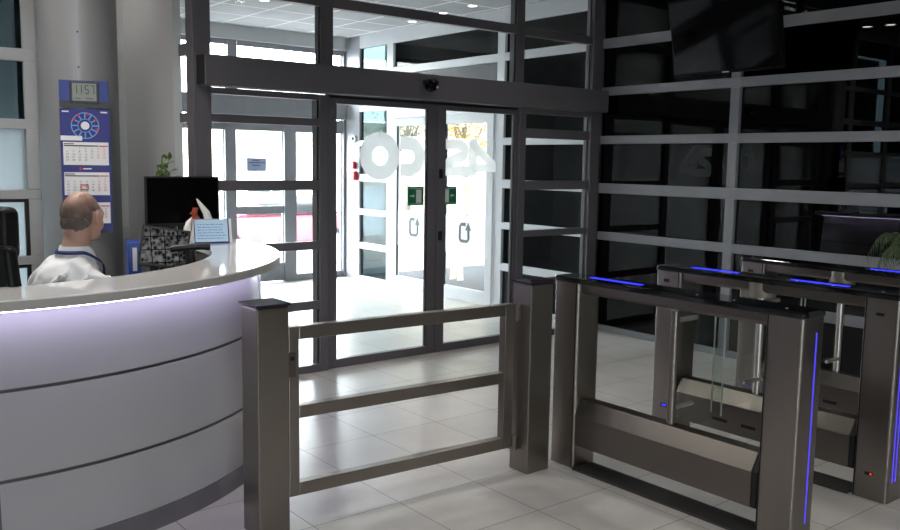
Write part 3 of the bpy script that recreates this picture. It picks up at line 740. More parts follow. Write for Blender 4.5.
# ------------------------------------------------------------------ person at the desk
def finish(o, mods):
    """bake modifiers into the mesh"""
    for kind, kw in mods:
        md = o.modifiers.new(kind.lower(), kind)
        for k, v in kw.items(): setattr(md, k, v)
    dg = bpy.context.evaluated_depsgraph_get(); dg.update()
    me = bpy.data.meshes.new_from_object(o.evaluated_get(dg)); mats = list(o.data.materials)
    o.modifiers.clear(); o.data = me; me.materials.clear()
    for m_ in mats: me.materials.append(m_)
    for p in me.polygons: p.use_smooth = True
    return o
PF = V((.90, .436, 0)).normalized(); PR = V((PF.y, -PF.x, 0))
HF = V((.84, .54, 0)).normalized(); HR = V((HF.y, -HF.x, 0))         # facing direction and the person's right hand side
def pl(f, r, z, b): return V(b)+PF*f+PR*r+V((0, 0, z))
def hair_mat():
    m, nt, out = nodes_of('thin_grey_hair'); L = nt.links.new
    d = N(nt, 'ShaderNodeBsdfDiffuse'); t = N(nt, 'ShaderNodeBsdfTransparent'); mx = N(nt, 'ShaderNodeMixShader')
    tc = N(nt, 'ShaderNodeTexCoord'); sp = N(nt, 'ShaderNodeSeparateXYZ'); L(tc.outputs['Object'], sp.inputs[0])
    n1 = N(nt, 'ShaderNodeTexNoise', Scale=260., Detail=3.); n2 = N(nt, 'ShaderNodeTexNoise', Scale=22., Detail=3.)
    L(tc.outputs['Object'], n1.inputs['Vector']); L(tc.outputs['Object'], n2.inputs['Vector'])
    c = N(nt, 'ShaderNodeMix', data_type='RGBA'); c.inputs[6].default_value = (*lin((66, 60, 57)), 1); c.inputs[7].default_value = (*lin((138, 129, 122)), 1)
    L(n1.outputs['Fac'], c.inputs[0]); L(c.outputs[2], d.inputs[0])
    z = N(nt, 'ShaderNodeMapRange'); z.inputs[1].default_value = 1.335; z.inputs[2].default_value = 1.465; z.inputs[3].default_value = .92; z.inputs[4].default_value = .12
    L(sp.outputs['Z'], z.inputs[0])
    k = N(nt, 'ShaderNodeMath', operation='MULTIPLY_ADD'); k.inputs[1].default_value = .9; k.inputs[2].default_value = -.45; L(n2.outputs['Fac'], k.inputs[0])
    ad = N(nt, 'ShaderNodeMath', operation='ADD', use_clamp=True); L(z.outputs[0], ad.inputs[0]); L(k.outputs[0], ad.inputs[1])
    L(ad.outputs[0], mx.inputs[0]); L(t.outputs[0], mx.inputs[1]); L(d.outputs[0], mx.inputs[2]); L(mx.outputs[0], out.inputs[0]); return m
def person():
    HB = V((1.252, 4.45, -.004)); Rm = Matrix((PF, PR, V((0, 0, 1)))).transposed()   # columns f, r, up
    root = thing('person', 'balding person in white shirt and blue lanyard seated behind the counter', 'person', (1.10, 4.38, 0))
    H = lambda f, r, z: HB+HF*f+HR*r+V((0, 0, z)); RmH = Matrix((HF, HR, V((0, 0, 1)))).transposed()
    b = MB()
    # skull, face, jaw
    b.ball(H(-.012, 0, 1.385), (.100, .079, .098), 28, 18, RmH)
    b.ball(H(.038, 0, 1.335), (.060, .062, .085), 24, 16, RmH)
    b.ball(H(.052, 0, 1.282), (.044, .050, .042), 20, 12, RmH)
    b.ball(H(.085, 0, 1.258), (.020, .024, .018), 14, 10, RmH)
    b.ball(H(-.05, 0, 1.335), (.062, .066, .062), 20, 12, RmH)
    for s in (-1, 1):
        b.ball(H(.046, s*.040, 1.370), (.040, .034, .05), 14, 10, RmH); b.ball(H(.055, s*.040, 1.322), (.032, .030, .036), 14, 10, RmH)                 # cheek
        b.ball(H(.088, s*.030, 1.378), (.014, .026, .010), 12, 8, RmH)                 # brow
        b.ball(H(.014, s*.083, 1.355), (.021, .017, .038), 14, 10, RmH @ Matrix.Rotation(.15, 3, 'Y'))   # ear
        b.ball(H(.000, s*.090, 1.362), (.013, .013, .031), 12, 8, RmH)
    b.tube([H(.092, 0, 1.375), H(.105, 0, 1.345), H(.113, 0, 1.325)], [.008, .012, .015], 10)
    b.ball(H(.096, 0, 1.294), (.012, .024, .008), 12, 8, RmH); b.ball(H(.094, 0, 1.282), (.012, .021, .008), 12, 8, RmH)
    # neck, torso, arms, legs
    b.tube([H(-.03, 0, 1.34), H(-.045, 0, 1.25), H(-.065, 0, 1.15)], [.060, .062, .075], 18)
    P = lambda f, r, z: pl(f, r, z, (1.19, 4.40, 0))
    tr = [P(-.10, 0, .50), P(-.10, 0, .62), P(-.09, 0, .80), P(-.06, 0, .98), P(-.03, 0, 1.10)]
    for i in range(4):
        for q in range(4):
            c = tr[i].lerp(tr[i+1], q/4); w = (.165, .155, .165, .175, .13)[i]*(1-q/4)+(.165, .155, .165, .175, .13)[i+1]*q/4
            b.ball(c, (.115, w, .09), 20, 12, Rm)
    for s in (-1, 1):
        sh, el, wr = P(-.02, s*.185, 1.055), P(.06, s*.235, .80), P(.27, s*.16, .785)
        b.tube([P(-.03, s*.06, 1.08), sh+V((0, 0, -.03))], [.055, .05], 14); b.ball(sh+V((0, 0, -.03)), .05)
        b.tube([sh, sh.lerp(el, .5), el], [.052, .046, .040], 14); b.ball(el, .040)
        b.tube([el, el.lerp(wr, .4), wr], [.040, .038, .026], 14)
        d = (wr-el).normalized(); hand = wr+d*.055
        b.ball(hand, (.052, .040, .016), 16, 10, Rm)
        for k in range(4):
            off = PR*((k-1.5)*.019); L_ = (.062, .072, .068, .052)[k]
            b.tube([hand+off+d*.03, hand+off+d*(.03+L_*.5)+V((0, 0, .006)), hand+off+d*(.03+L_)+V((0, 0, -.012))], [.0095, .009, .007], 8)
        b.tube([hand-PR*s*.03, hand-PR*s*.055+d*.03, hand-PR*s*.055+d*.06], [.012, .010, .008], 8)
        hp, kn, an = P(-.08, s*.09, .53), P(.34, s*.12, .50), P(.32, s*.12, .09)
        b.tube([hp, hp.lerp(kn, .5), kn], [.085, .078, .058], 16); b.ball(kn, .058)
        b.tube([kn, kn.lerp(an, .35), an], [.056, .054, .036], 14)
        b.tube([an+V((0, 0, -.02)), P(.36, s*.12, .05), P(.47, s*.125, .035)], [.038, .036, .026], 12)
    body = b.build('body', 'skin', root, fix=True)
    finish(body, [('REMESH', dict(mode='VOXEL', voxel_size=.0056)), ('SMOOTH', dict(factor=.5, iterations=3))])
    for s in (-1, 1):
        er = MB(); Re = RmH @ Matrix.Rotation(-s*.42, 3, 'Z')
        ec = H(.000, s*.090, 1.352)
        er.ball(ec, (.021, .005, .033), 18, 12, Re)
        hx = [ec+Re @ V((.020*math.cos(RA(a)), s*.004, .033*math.sin(RA(a))+.002)) for a in range(35, 245, 15)]
        er.tube(hx, .0045, 8); er.ball(ec+Re @ V((.006, s*.002, -.028)), (.010, .006, .010), 10, 8, Re)
        er.build('ear', 'ear_skin', root, smooth=True)
    # eyes
    for s in (-1, 1): MB().ball(H(.086, s*.031, 1.358), .011, 12, 8).build('eye', 'paper', root, smooth=True)
    # hair: close cropped, thinning to bare skin over the crown
    h = MB()
    h.ball(H(-.014, 0, 1.385), (.1028, .0818, .0998), 72, 40, RmH); n_up = len(h.bm.verts); h.ball(H(-.052, 0, 1.338), (.0645, .0695, .066), 56, 32, RmH); h.bm.verts.ensure_lookup_table(); up_set = set(h.bm.verts[:n_up])
    dead = []
    for v in h.bm.verts:
        q = v.co-HB; f, r, z = q.dot(HF), q.dot(HR), q.z; nn = noise.noise(v.co*40)*.014
        ea = ((f+.014)/.1028)**2+(r/.0818)**2+((z-1.385)/.0998)**2; eb = ((f+.052)/.0645)**2+(r/.0695)**2+((z-1.338)/.066)**2
        if (eb if v in up_set else ea) < .93 or z > 1.478+nn or f > .050+nn+(0 if z > 1.40 else -.040) or z < 1.300+max(0, f+.05)*.75+nn or (abs(f-.008) < .026 and z < 1.392): dead.append(v)
    bmesh.ops.delete(h.bm, geom=dead, context='VERTS')
    h.build('hair', hair_mat(), root, smooth=True)
    # shirt
    s_ = MB()
    for i in range(4):
        for q in range(4):
            c = tr[i].lerp(tr[i+1], q/4); w = (.185, .18, .19, .200, .145)[i]*(1-q/4)+(.185, .18, .19, .200, .145)[i+1]*q/4
            s_.ball(c, (.140, w, .092), 24, 14, Rm)
    s_.ball(P(-.105, 0, .97), (.085, .16, .13), 20, 14, Rm)
    for s in (-1, 1):
        sh, el, wr = P(-.02, s*.185, 1.045), P(.06, s*.235, .80), P(.27, s*.16, .785)
        s_.tube([P(-.045, s*.045, 1.135), P(-.04, s*.11, 1.085), sh+V((0, 0, -.01))], [.062, .064, .068], 16); s_.ball(sh+V((0, 0, -.02)), .072)
        s_.tube([sh, sh.lerp(el, .5), el], [.074, .070, .062], 16); s_.ball(el, .062)
        s_.tube([el, el.lerp(wr, .5), el.lerp(wr, .93)], [.061, .054, .044], 16)
    s_.tube([H(-.062, 0, 1.12), H(-.054, 0, 1.17), H(-.048, 0, 1.205)], [.105, .088, .076], 24)
    sh_ = s_.build('shirt', 'shirt', root)
    finish(sh_, [('REMESH', dict(mode='VOXEL', voxel_size=.0085)), ('SMOOTH', dict(factor=.6, iterations=5))])
    o0 = ORG[root.name]
    for v in sh_.data.vertices:                                      # cloth folds
        p = v.co+o0; n = v.normal; q = p-V((1.19, 4.40, 0)); f, r, z = q.dot(PF), q.dot(PR), q.z
        w = max(0, min(1, (1.17-z)/.12))
        fold = noise.noise(V((f*16+z*5, r*15-z*7, z*5+3)))*.022+max(0, math.sin((f*.8+r*.5-z*.55)*62+noise.noise(p*9)*3.))**3*.022+noise.noise(p*24)*.004
        v.co += n*fold*w
    # collar
    c = MB(); cen = H(-.045, 0, 0); ring = []
    n = 40
    for k in range(n):
        a = 2*PI*k/n; ca, sa = math.cos(a), math.sin(a); drop = .055*max(0, ca)**1.2
        for rr, z in ((.074, 1.170-drop), (.071, 1.224-drop), (.077, 1.226-drop), (.093, 1.185-drop)):
            ring.append(cen+PF*ca*rr+PR*sa*rr+V((0, 0, z)))
    fs = []
    for k in range(n):
        for q in range(3): fs.append((k*4+q, ((k+1) % n)*4+q, ((k+1) % n)*4+q+1, k*4+q+1))
    c._new(ring, fs); c.build('collar', 'shirt', root, smooth=True, fix=False)
    # lanyard ribbon round the neck and down the chest
    l = MB(); pts = []
    for k in range(-30, 31):
        a = RA(180)+k*RA(3.9); ca, sa = math.cos(a), math.sin(a); fr_ = max(0, ca+.35)
        pts.append(cen+PF*(ca*.090+fr_*.040)+PR*sa*(.092+.014*fr_)+V((0, 0, 1.197-.080*fr_)))
    tip = P(.125, 0, .93); a_, z_ = pts[0], pts[-1]; pts = [tip.lerp(a_, k/6)+PF*.02*math.sin(PI*k/6) for k in range(6)]+pts+[z_.lerp(tip, k/6)+PF*.02*math.sin(PI*k/6) for k in range(1, 7)]
    for it in range(4): pts = [pts[0]]+[(pts[i-1]+pts[i]*2+pts[i+1])/4 for i in range(1, len(pts)-1)]+[pts[-1]]
    vs, fs = [], []
    for p in pts:
        d = (p-cen-V((0, 0, p.z))); d.z = 0; d.normalize()
        vs += [p+V((0, 0, .008)), p+V((0, 0, -.008))+d*.010]
    for i in range(len(pts)-1): fs.append((2*i, 2*i+1, 2*i+3, 2*i+2))
    l._new(vs, fs); lo = l.build('lanyard', 'lanyard', root, smooth=True, fix=False); lo.modifiers.new('solid', 'SOLIDIFY').thickness = .003
    MB().tube([H(.045, 0, 1.165), P(.105, 0, 1.06), P(.125, 0, .9), P(.12, 0, .78)], [.02, .026, .032, .034], 8).build('tie', 'tie', root, smooth=True)
    # trousers and shoes
    t = MB()
    t.ball(P(-.10, 0, .54), (.135, .19, .12), 20, 12, Rm)
    for s in (-1, 1):
        hp, kn, an = P(-.08, s*.09, .53), P(.34, s*.12, .50), P(.32, s*.12, .09)
        t.tube([hp, hp.lerp(kn, .5), kn], [.102, .094, .074], 16); t.ball(kn, .074); t.tube([kn, kn.lerp(an, .5), an+V((0, 0, .02))], [.072, .068, .06], 14)
    finish(t.build('trousers', 'trousers', root), [('REMESH', dict(mode='VOXEL', voxel_size=.012)), ('SMOOTH', dict(factor=.5, iterations=3))])
    for s in (-1, 1):
        MB().tube([P(.27, s*.12, .045), P(.34, s*.12, .055), P(.44, s*.125, .045), P(.50, s*.127, .036)], [.040, .047, .042, .026], 14).build('shoe', 'shoe', root, smooth=True)
person()
def office_chair():
    c = V((1.02, 4.33, 0)); T = Matrix.Translation(c) @ Matrix.Rotation(math.atan2(PF.y, PF.x), 4, 'Z')   # local x forward
    o = thing('office_chair', 'black high backed office chair at the left edge behind the counter', 'office chair', c)
    MB().box(-.28, .24, -.25, .25, .38, .435).xform(T).build('seat', 'chair', o, bevel=.02)
    MB().prism([(-.22, .45), (.22, .45), (.25, 1.0), (.21, 1.27), (-.21, 1.27), (-.25, 1.0)], 0, -.31, -.25).xform(T @ Matrix.Translation((-.02, 0, 0))).build('backrest', 'chair', o, bevel=.025, seg=3)
    MB().box(-.30, -.20, -.15, .15, 1.20, 1.43).xform(T).build('headrest', 'chair', o, bevel=.035, seg=4)
    for s in (-1, 1):
        MB().tube([T @ V((-.1, s*.27, .42)), T @ V((-.1, s*.33, .50)), T @ V((-.1, s*.33, .68))], .018).box(-.001, .001, -.001, .001, .5, .501).build('arm_post', 'black', o)
        MB().box(-.22, .10, s*.33-.035, s*.33+.035, .68, .72).xform(T).build('armrest', 'black', o, bevel=.012)
    MB().tube([T @ V((0, 0, .08)), T @ V((0, 0, .38))], .03).build('gas_column', 'black', o)
    for k in range(5):
        a = 2*PI*k/5+.3
        MB().tube([T @ V((0, 0, .12)), T @ V((.3*math.cos(a), .3*math.sin(a), .075))], [.03, .018], 10).build('base_leg', 'black', o)
        MB().ball(T @ V((.3*math.cos(a), .3*math.sin(a), .03)), .03, 12, 8).build('caster', 'black', o, smooth=True)
office_chair()

# ------------------------------------------------------------------ swing gate
def gate_post(x0, x1, y0, y1, label):
    o = thing('gate_post', label, 'gate post', ((x0+x1)/2, (y0+y1)/2, 0), 'steel gate posts')
    MB().box(x0, x1, y0, y1, 0, 1.0).build('body', 'steel', o, bevel=.006, seg=3)
    MB().box(x0+.004, x1-.004, y0+.004, y1-.004, 1.0, 1.006).build('neck', 'charcoal_dark', o)
    xm, ym = (x0+x1)/2, (y0+y1)/2; e = .008
    m = MB(); vs = [(x0-e, y0-e, 1.006), (x1+e, y0-e, 1.006), (x1+e, y1+e, 1.006), (x0-e, y1+e, 1.006)]
    vs += [(x, y, 1.014) for x, y, z in vs]+[(x0+.035, ym, 1.030), (x1-.035, ym, 1.030)]
    m._new(vs, [(3, 2, 1, 0), (0, 1, 5, 4), (1, 2, 6, 5), (2, 3, 7, 6), (3, 0, 4, 7), (4, 5, 9, 8), (6, 7, 8, 9), (5, 6, 9), (7, 4, 8)])
    m.build('cap', 'purple_cap', o)
    o.scale = (1, 1, 1.02); return o
gate_post(1.632, 1.783, 3.345, 3.50, 'free standing steel gate post in front of the counter')
gp = gate_post(3.135, 3.297, 3.243, 3.385, 'steel gate post carrying the hinges, beside the first turnstile')
def gate():
    o = thing('swing_gate', 'three bar stainless steel swing gate between two posts', 'gate', (3.10, 3.36, .14))
    a = V((1.812, 3.425, 0)); b_ = V((3.098, 3.352, 0)); d = (b_-a); Lg = d.length; T = Matrix.Translation(a) @ Matrix.Rotation(math.atan2(d.y, d.x), 4, 'Z')
    for z0, z1 in ((.855, .915), (.495, .553), (.135, .195)):
        MB().box(.05, Lg-.06, -.025, .025, z0, z1).xform(T).build('rail', 'steel_h', o, bevel=.003)
    MB().box(0, .05, -.025, .025, .135, .915).xform(T).build('stile', 'steel', o, bevel=.003)
    MB().box(Lg-.06, Lg, -.025, .025, .135, .915).xform(T).build('stile', 'steel', o, bevel=.003)
    for z in (.87, .16):
        MB().box(Lg+.0, Lg+.036, -.032, .012, z-.04, z+.04).tube([(Lg+.012, -.03, z-.045), (Lg+.012, -.03, z+.045)], .012, 10).xform(T).build('hinge', 'steel', o, bevel=.002)
    k = MB().box(-.012, .030, -.034, -.025, .69, .80).xform(T).build('lock_plate', 'steel_dark', o, bevel=.002)
    MB().tube([T @ V((.012, -.034, .775)), T @ V((.012, -.038, .775))], .010, 12).build('keyhole', 'black', k)
gate()

# ------------------------------------------------------------------ turnstiles
def rrect(x0, x1, y0, y1, r, n=6):
    p = []
    for cx, cy, a in ((x1-r, y1-r, 0), (x0+r, y1-r, 90), (x0+r, y0+r, 180), (x1-r, y0+r, 270)):
        for k in range(n+1): t = RA(a+90*k/n); p.append((cx+r*math.cos(t), cy+r*math.sin(t)))
    return p
Y0, Y1, YH = 1.885, 3.345, 2.68
def turnstile(x0, right, left, leds, label, sensors=True, lines=(.045, .078), YH=2.68):
    x1 = x0+.175; xc = (x0+x1)/2
    o = thing('turnstile', label, 'turnstile', (xc, (Y0+Y1)/2, 0), 'glass wing turnstiles')
    for y0, y1, near in ((Y0, Y0+.18, 1), (Y1-.18, Y1, 0)):
        b = MB().prism(rrect(x0, x1, y0, y1, .022), 2, .0, 1.0).build('pylon', 'steel', o, smooth=True)
        jy = y1-.014 if near else y0+.014
        g = MB()
        for xx in (x0-.001, x1): g.box(xx, xx+.001, jy-.003, jy+.003, .005, 1.0)
        ye = y0 if near else y1
        g.build('panel_joint', 'charcoal_dark', b)
        for q in () if not sensors else (((y0+.075, y0+.115, .918, .932), (y0+.075, y0+.115, .122, .138)) if near else ((y1-.10, y1-.06, .935, .955), (y1-.12, y1-.075, .18, .20))):
            B(x0-.0008, x0, *q).build('sensor_window', 'black', b)
        if sensors: MB().box(x0-.0016, x0-.0008, *((y0+.08, y0+.09, .126, .134) if near else (y1-.115, y1-.085, .185, .195))).build('indicator_light', 'red_led' if near else 'blue_led', b)
        for xx in [x0+q for q in lines]:
            MB().box(xx-.0035, xx+.0035, *((y0-.0015, y0) if near else (y1, y1+.0015)), .10, .935).build('light_line', 'blue_led_soft', b)
    MB().prism(rrect(x0-.006, x1+.006, Y0-.006, Y1+.006, .028), 2, 1.0, 1.028).build('glass_top', 'black_gloss', o, bevel=.006, seg=3)
    for a, b in leds: MB().box(xc-.010, xc+.022, a, b, 1.0282, 1.0295).build('top_light', 'blue_led', o)
    w = MB()
    for y in (2.0, 2.26, 2.46): w.prism([(xc-.03+.006*math.cos(k), y+.006*math.sin(k)) for k in (0, 1, 2, 3, 4, 5)], 2, 1.0282, 1.0288)
    w.build('status_mark', 'sign_white', o)
    # upper beam, a slightly rounded profile
    pr = [(x0+.034, .945), (x1-.034, .945), (x1-.024, .96), (x1-.024, 1.0), (x0+.024, 1.0), (x0+.024, .96)]
    MB().prism(pr, 1, Y0+.18, Y1-.18).build('upper_beam', 'steel_y', o, bevel=.004)
    pr = [(x0+.002, .13), (x1-.002, .13), (x1-.002, .292), (x1-.05, .372), (x0+.05, .372), (x0+.002, .292)]
    lo = MB().prism(pr, 1, Y0+.205, Y1-.185).build('lower_panel', 'steel_y', o, bevel=.003)
    MB().prism([(u+(.006 if u < xc else -.006), v) for u, v in pr], 1, Y0+.18, Y0+.205).build('panel_joint', 'charcoal_dark', lo)
    for a, b in ((2.80, 2.90), (2.62, 2.71)) if sensors else (): B(x0, x0+.0022, a, b, .185, .203).build('sensor_slot', 'black', lo)
    MB().box(x0-.02, x1-.03, Y0+.19, Y1-.19, 0, .012).build('floor_plate', 'rubber', o, bevel=.003)
    # hinge hub and post
    MB().lathe([(.072, -.082), (.076, -.076), (.076, 0)] if sensors else [(.040, -.06), (.042, -.056), (.042, 0)], (xc, YH, .998), 28).build('hinge_hub', 'hub_steel', o, smooth=True)
    MB().tube([(xc, YH, .372), (xc, YH, .93)], .021, 20).build('hinge_post', 'chrome' if sensors else 'steel', o, smooth=True)
    for s, on in ((1, right), (-1, left)):
        if not on: continue
        g0, g1 = xc+s*.060, xc+s*.425
        p = MB().box(min(g0, g1), max(g0, g1), YH-.003, YH+.003, .335, .925).build('glass_wing', 'wing_glass', o, bevel=.002)
        e = MB().box(g1-.002, g1+.002, YH-.0035, YH+.0035, .336, .924); e.build('glass_edge', 'sign_white', p)
        for z in (.885, .455):
            MB().tube([(xc+s*.018, YH-.013, z), (xc+s*.15, YH-.013, z)], .012, 14).ball((xc+s*.15, YH-.013, z), .012, 12, 8).build('clamp', 'chrome', o, smooth=True)
    o.scale = (1, 1, 1.016); return o
turnstile(3.405, True, False, [(2.82, 3.16)], 'nearest steel turnstile, first one right of the swing gate', False, (.108,), 2.60)
turnstile(4.283, True, True, [(2.84, 3.15), (2.19, 2.51)], 'middle steel turnstile with two blue lights on its black top')
turnstile(5.175, False, True, [(2.19, 2.51)], 'farthest steel turnstile, standing beside the dark slatted glazing')

# ------------------------------------------------------------------ television, palm, detectors, lamps
def tv():
    o = thing('wall_television', 'large black television hanging tilted in front of dark slatted glazing', 'television', (6.1, 4.1, ZC))
    T = Matrix.Translation((5.99, 4.135, 2.672)) @ Matrix.Rotation(-PI/2, 4, 'Z') @ Matrix.Rotation(RA(12), 4, 'X')
    w, h = .985, .60
    MB().box(-w/2, w/2, 0, .045, -h/2, h/2).xform(T).build('housing', 'tv_housing', o, bevel=.005)
    MB().box(-w/2+.012, w/2-.012, -.002, 0, -h/2+.022, h/2-.012).xform(T).build('screen', 'tv_screen', o)
    MB().box(-.03, .03, -.0035, -.002, -h/2+.006, -h/2+.013).xform(T).build('maker_badge', 'sign_white', o)
    MB().tube([(6.12, 4.1, 2.75), (6.12, 4.1, ZC)], .03).box(6.03, 6.13, 3.95, 4.25, 2.62, 2.85).build('ceiling_bracket', 'black', o)
tv()
def palm():
    c = V((6.13, 2.60, 0)); o = thing('potted_palm', 'arching green palm in a grey pot behind the farthest turnstile', 'plant', c)
    MB().lathe([(.15, 0), (.17, .02), (.21, .40), (.22, .42), (.195, .42), (.19, .38)], c).build('pot', 'pot', o, smooth=True)
    MB().lathe([(.001, .385), (.19, .385), (.19, .39), (.001, .40)], c).build('soil', 'soil', o)
    rnd = random.Random(4)
    MB().tube([c+V((0, 0, .38)), c+V((0, 0, .86))], [.035, .022], 10).build('stem', 'bark', o)
    for k in range(17):
        a = 2*PI*k/17+rnd.uniform(-.15, .15); L_ = rnd.uniform(.26, .36) if math.cos(a) < .5 else .24; hgt = rnd.uniform(.36, .60)
        base = c+V((0, 0, .85)); pts = []
        for i in range(13):
            t = i/12; pts.append(base+V((math.cos(a)*L_*t, math.sin(a)*L_*t, hgt*1.9*t*(1-.62*t)-.22*t**4)))
        m = MB(); m.tube(pts, [.005*(1-.7*i/12) for i in range(13)], 6)
        for i in range(3, 13):
            d = (pts[min(i+1, 12)]-pts[i-1]).normalized(); sd = d.cross(V((0, 0, 1))).normalized()
            for s in (-1, 1):
                for q in (0, .5):
                    p = pts[i-1].lerp(pts[i], q)
                    dr_ = (d*.55+sd*s*.75+V((0, 0, -.25))).normalized(); ln = .11*(1-abs(i/12-.5)*.9)
                    t1 = p+dr_*ln*.6+V((0, 0, -.01)); t2 = p+dr_*ln+V((0, 0, -.055)); wv = d*.005
                    m._new([p-wv, p+wv, t1+wv*.9, t2, t1-wv*.9], [(0, 1, 2, 4), (4, 2, 3)])
        m.build('frond', 'palm', o, fix=False)
palm()
o = thing('fire_alarm_box', 'small red and white alarm box on the far vestibule corner', 'alarm', (6.52, 10.36, 1.37))
B(6.50, XV+.003, 10.29, 10.43, 1.38, 1.50).build('casing', 'alarm_red', o, bevel=.006); B(6.495, 6.50, 10.32, 10.40, 1.41, 1.47).build('button_plate', 'white_plastic', o)
o = thing('alarm_sounder', 'small red sounder above the alarm box', 'alarm', (6.52, 10.36, 1.53))
B(6.51, XV, 10.32, 10.41, 1.535, 1.64).build('casing', 'alarm_red', o, bevel=.02); B(6.505, 6.51, 10.34, 10.39, 1.56, 1.61).build('grille', 'white_plastic', o)
o = thing('round_detector', 'white round detector high on the far vestibule corner post', 'detector', (6.53, 10.36, 1.95))
MB().tube([(XV, 10.36, 1.95), (6.525, 10.36, 1.95)], .05, 20).build('base', 'white_plastic', o); MB().ball((6.52, 10.36, 1.95), (.012, .025, .025), 14, 8).build('lens', 'screen', o, smooth=True)

def downlight(p, mat, label, grp, r=.045):
    o = thing('ceiling_downlight', label, 'downlight', p, grp)
    x, y, z = p
    MB().ring((x, y), r, r+.018, z-.006, z, 0, 2*PI, 32).build('trim_ring', 'white_plastic', o)
    MB().lathe([(.001, -.002), (r, -.002), (r, -.0005), (.001, -.0005)], p, 24).build('lamp', mat, o)
names = ['second downlight from the side glazing doors', 'downlight']
VL = [((4.385, 8.72, ZV), 'round white downlight above the left glazed bay'), ((6.20, 7.44, ZV), 'round white downlight nearest the front glazing'),
      ((6.25, 8.02, ZV), 'round white downlight in the middle of the side row'), ((6.36, 8.76, ZV), 'round white downlight farthest along the side row')]
for p, l in VL: downlight(p, 'lamp_white', l, 'vestibule downlights')
for i, (x, y) in enumerate(((4.9, 4.6), (4.9, 3.0), (4.9, 1.4), (4.9, -.2), (4.9, -1.8), (2.2, 3.0), (2.2, 1.0), (2.2, -1.2), (1.25, 5.1), (.55, 4.7), (1.75, 6.75), (.90, 6.12), (.86, 5.82), (-.2, 1.0), (-.2, -1.2))):  # includes unseen lamps added over desk and rear niche to brighten them
    downlight((x, y, ZC), 'lamp', 'round warm downlight set in the dark lobby ceiling', 'lobby downlights', .06)
    ld = bpy.data.lights.new('downlight_beam', 'SPOT'); ld.energy = 30 if y < 4 or x > 3 else (22 if y > 5.5 else 100); ld.color = (1, .96, .91); ld.spot_size = RA(125); ld.spot_blend = .7; ld.shadow_soft_size = .12
    lo = bpy.data.objects.new('downlight_beam', ld); COL.objects.link(lo); lo.location = (x, y, ZC-.03)

# ------------------------------------------------------------------ outdoors
struct(B(-60, 70, 15.0, 90, -.74, -.62).build('ground_street', 'asphalt'), 'bright paved street outside the vestibule', 'street')
struct(B(-60, 30, 10.75, 15.0, -.7, -.02).build('ground_terrace', 'asphalt'), 'pale paved terrace outside the vestibule', 'terrace')
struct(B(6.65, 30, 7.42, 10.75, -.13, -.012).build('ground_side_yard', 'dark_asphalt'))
struct(B(-60, -3.4, -60, 10.75, -.14, -.02).build('ground_left', 'asphalt'))
struct(B(-3.35, 10.3, -60, -5.36, -.14, -.02).build('ground_rear', 'asphalt'))
def car(c, rz, paint, label, name='parked_car'):
    o = thing(name, label, 'car', c); T = Matrix.Translation(V(c)) @ Matrix.Rotation(rz, 4, 'Z')
    side = [(-2.15, .28), (2.15, .28), (2.2, .55), (2.1, .78), (1.2, .90), (-1.7, .95), (-2.2, .88), (-2.22, .5)]
    cab = [(1.15, .90), (.45, 1.40), (-.85, 1.44), (-1.65, .95)]
    MB().prism(side, 1, -.86, .86).xform(T).build('body', paint, o, bevel=.07, seg=4, smooth=True)
    MB().prism(cab, 1, -.72, .72).xform(T).build('roof', paint, o, bevel=.06, seg=3)
    g = MB()
    for s in (-1, 1): g.prism([(.85, .95), (.38, 1.33), (-.2, 1.36), (-.2, .95)], 1, s*.73-.006, s*.73+.006).prism([(-.28, .95), (-.28, 1.36), (-.8, 1.36), (-1.35, .98)], 1, s*.73-.006, s*.73+.006)
    g._new([(1.10, -.6, .95), (1.10, .6, .95), (.50, .58, 1.375), (.50, -.58, 1.375)], [(0, 1, 2, 3)]); g.xform(T @ Matrix.Translation((.01, 0, .005))).build('windows', 'car_glass', o, fix=False)
    for x in (-1.35, 1.35):
        for s in (-1, 1):
            w = MB().tube([(x, s*.70, .31), (x, s*.885, .31)], .31, 28).xform(T).build('wheel', 'tyre', o)
            MB().tube([(x, s*.886, .31), (x, s*.892, .31)], .2, 20).xform(T).build('hubcap', 'hub', w)
    l = MB()
    for s in (-1, 1): l.box(2.12, 2.20, s*.65-.15, s*.65+.15, .62, .74)
    l.xform(T).build('headlights', 'white_plastic', o)
    return o
car((9.9, 19.6, -.62), RA(176), 'car_red', 'washed out red car parked across the street')
car((16.6, 33., -.62), RA(5), 'car_white', 'pale car far across the bright street')
o = thing('street_bollard', 'white tapered concrete bollard outside the outer door', 'bollard', (7.2, 14.2, -.02))
MB().lathe([(.20, 0), (.20, .06), (.15, .08), (.12, .40), (.08, .45), (.02, .47)], (7.2, 14.2, -.02)).build('shaft', 'kerb', o, smooth=True)
struct(B(7.35, 8.3, 12.2, 12.5, -.02, .42).build('wall_low_garden', 'kerb', bevel=.02))
struct(B(6.9, 22, 7.6, 19.4, 4.7, 4.95).build('unseen_shade_slab', 'stone'))  # slab added out of view above the side yard to darken it
m = MB().box(13.2, 22, 19.0, 19.4, -.62, 4.7)
for k in range(8): m.box(13.2, 22, 18.97, 19.0, .55*k+.3, .55*k+.33)
struct(m.build('wall_stone_building', 'stone'))
struct(B(-30, 60, 66, 67, -.62, 5).build('wall_far_building', 'stone'))
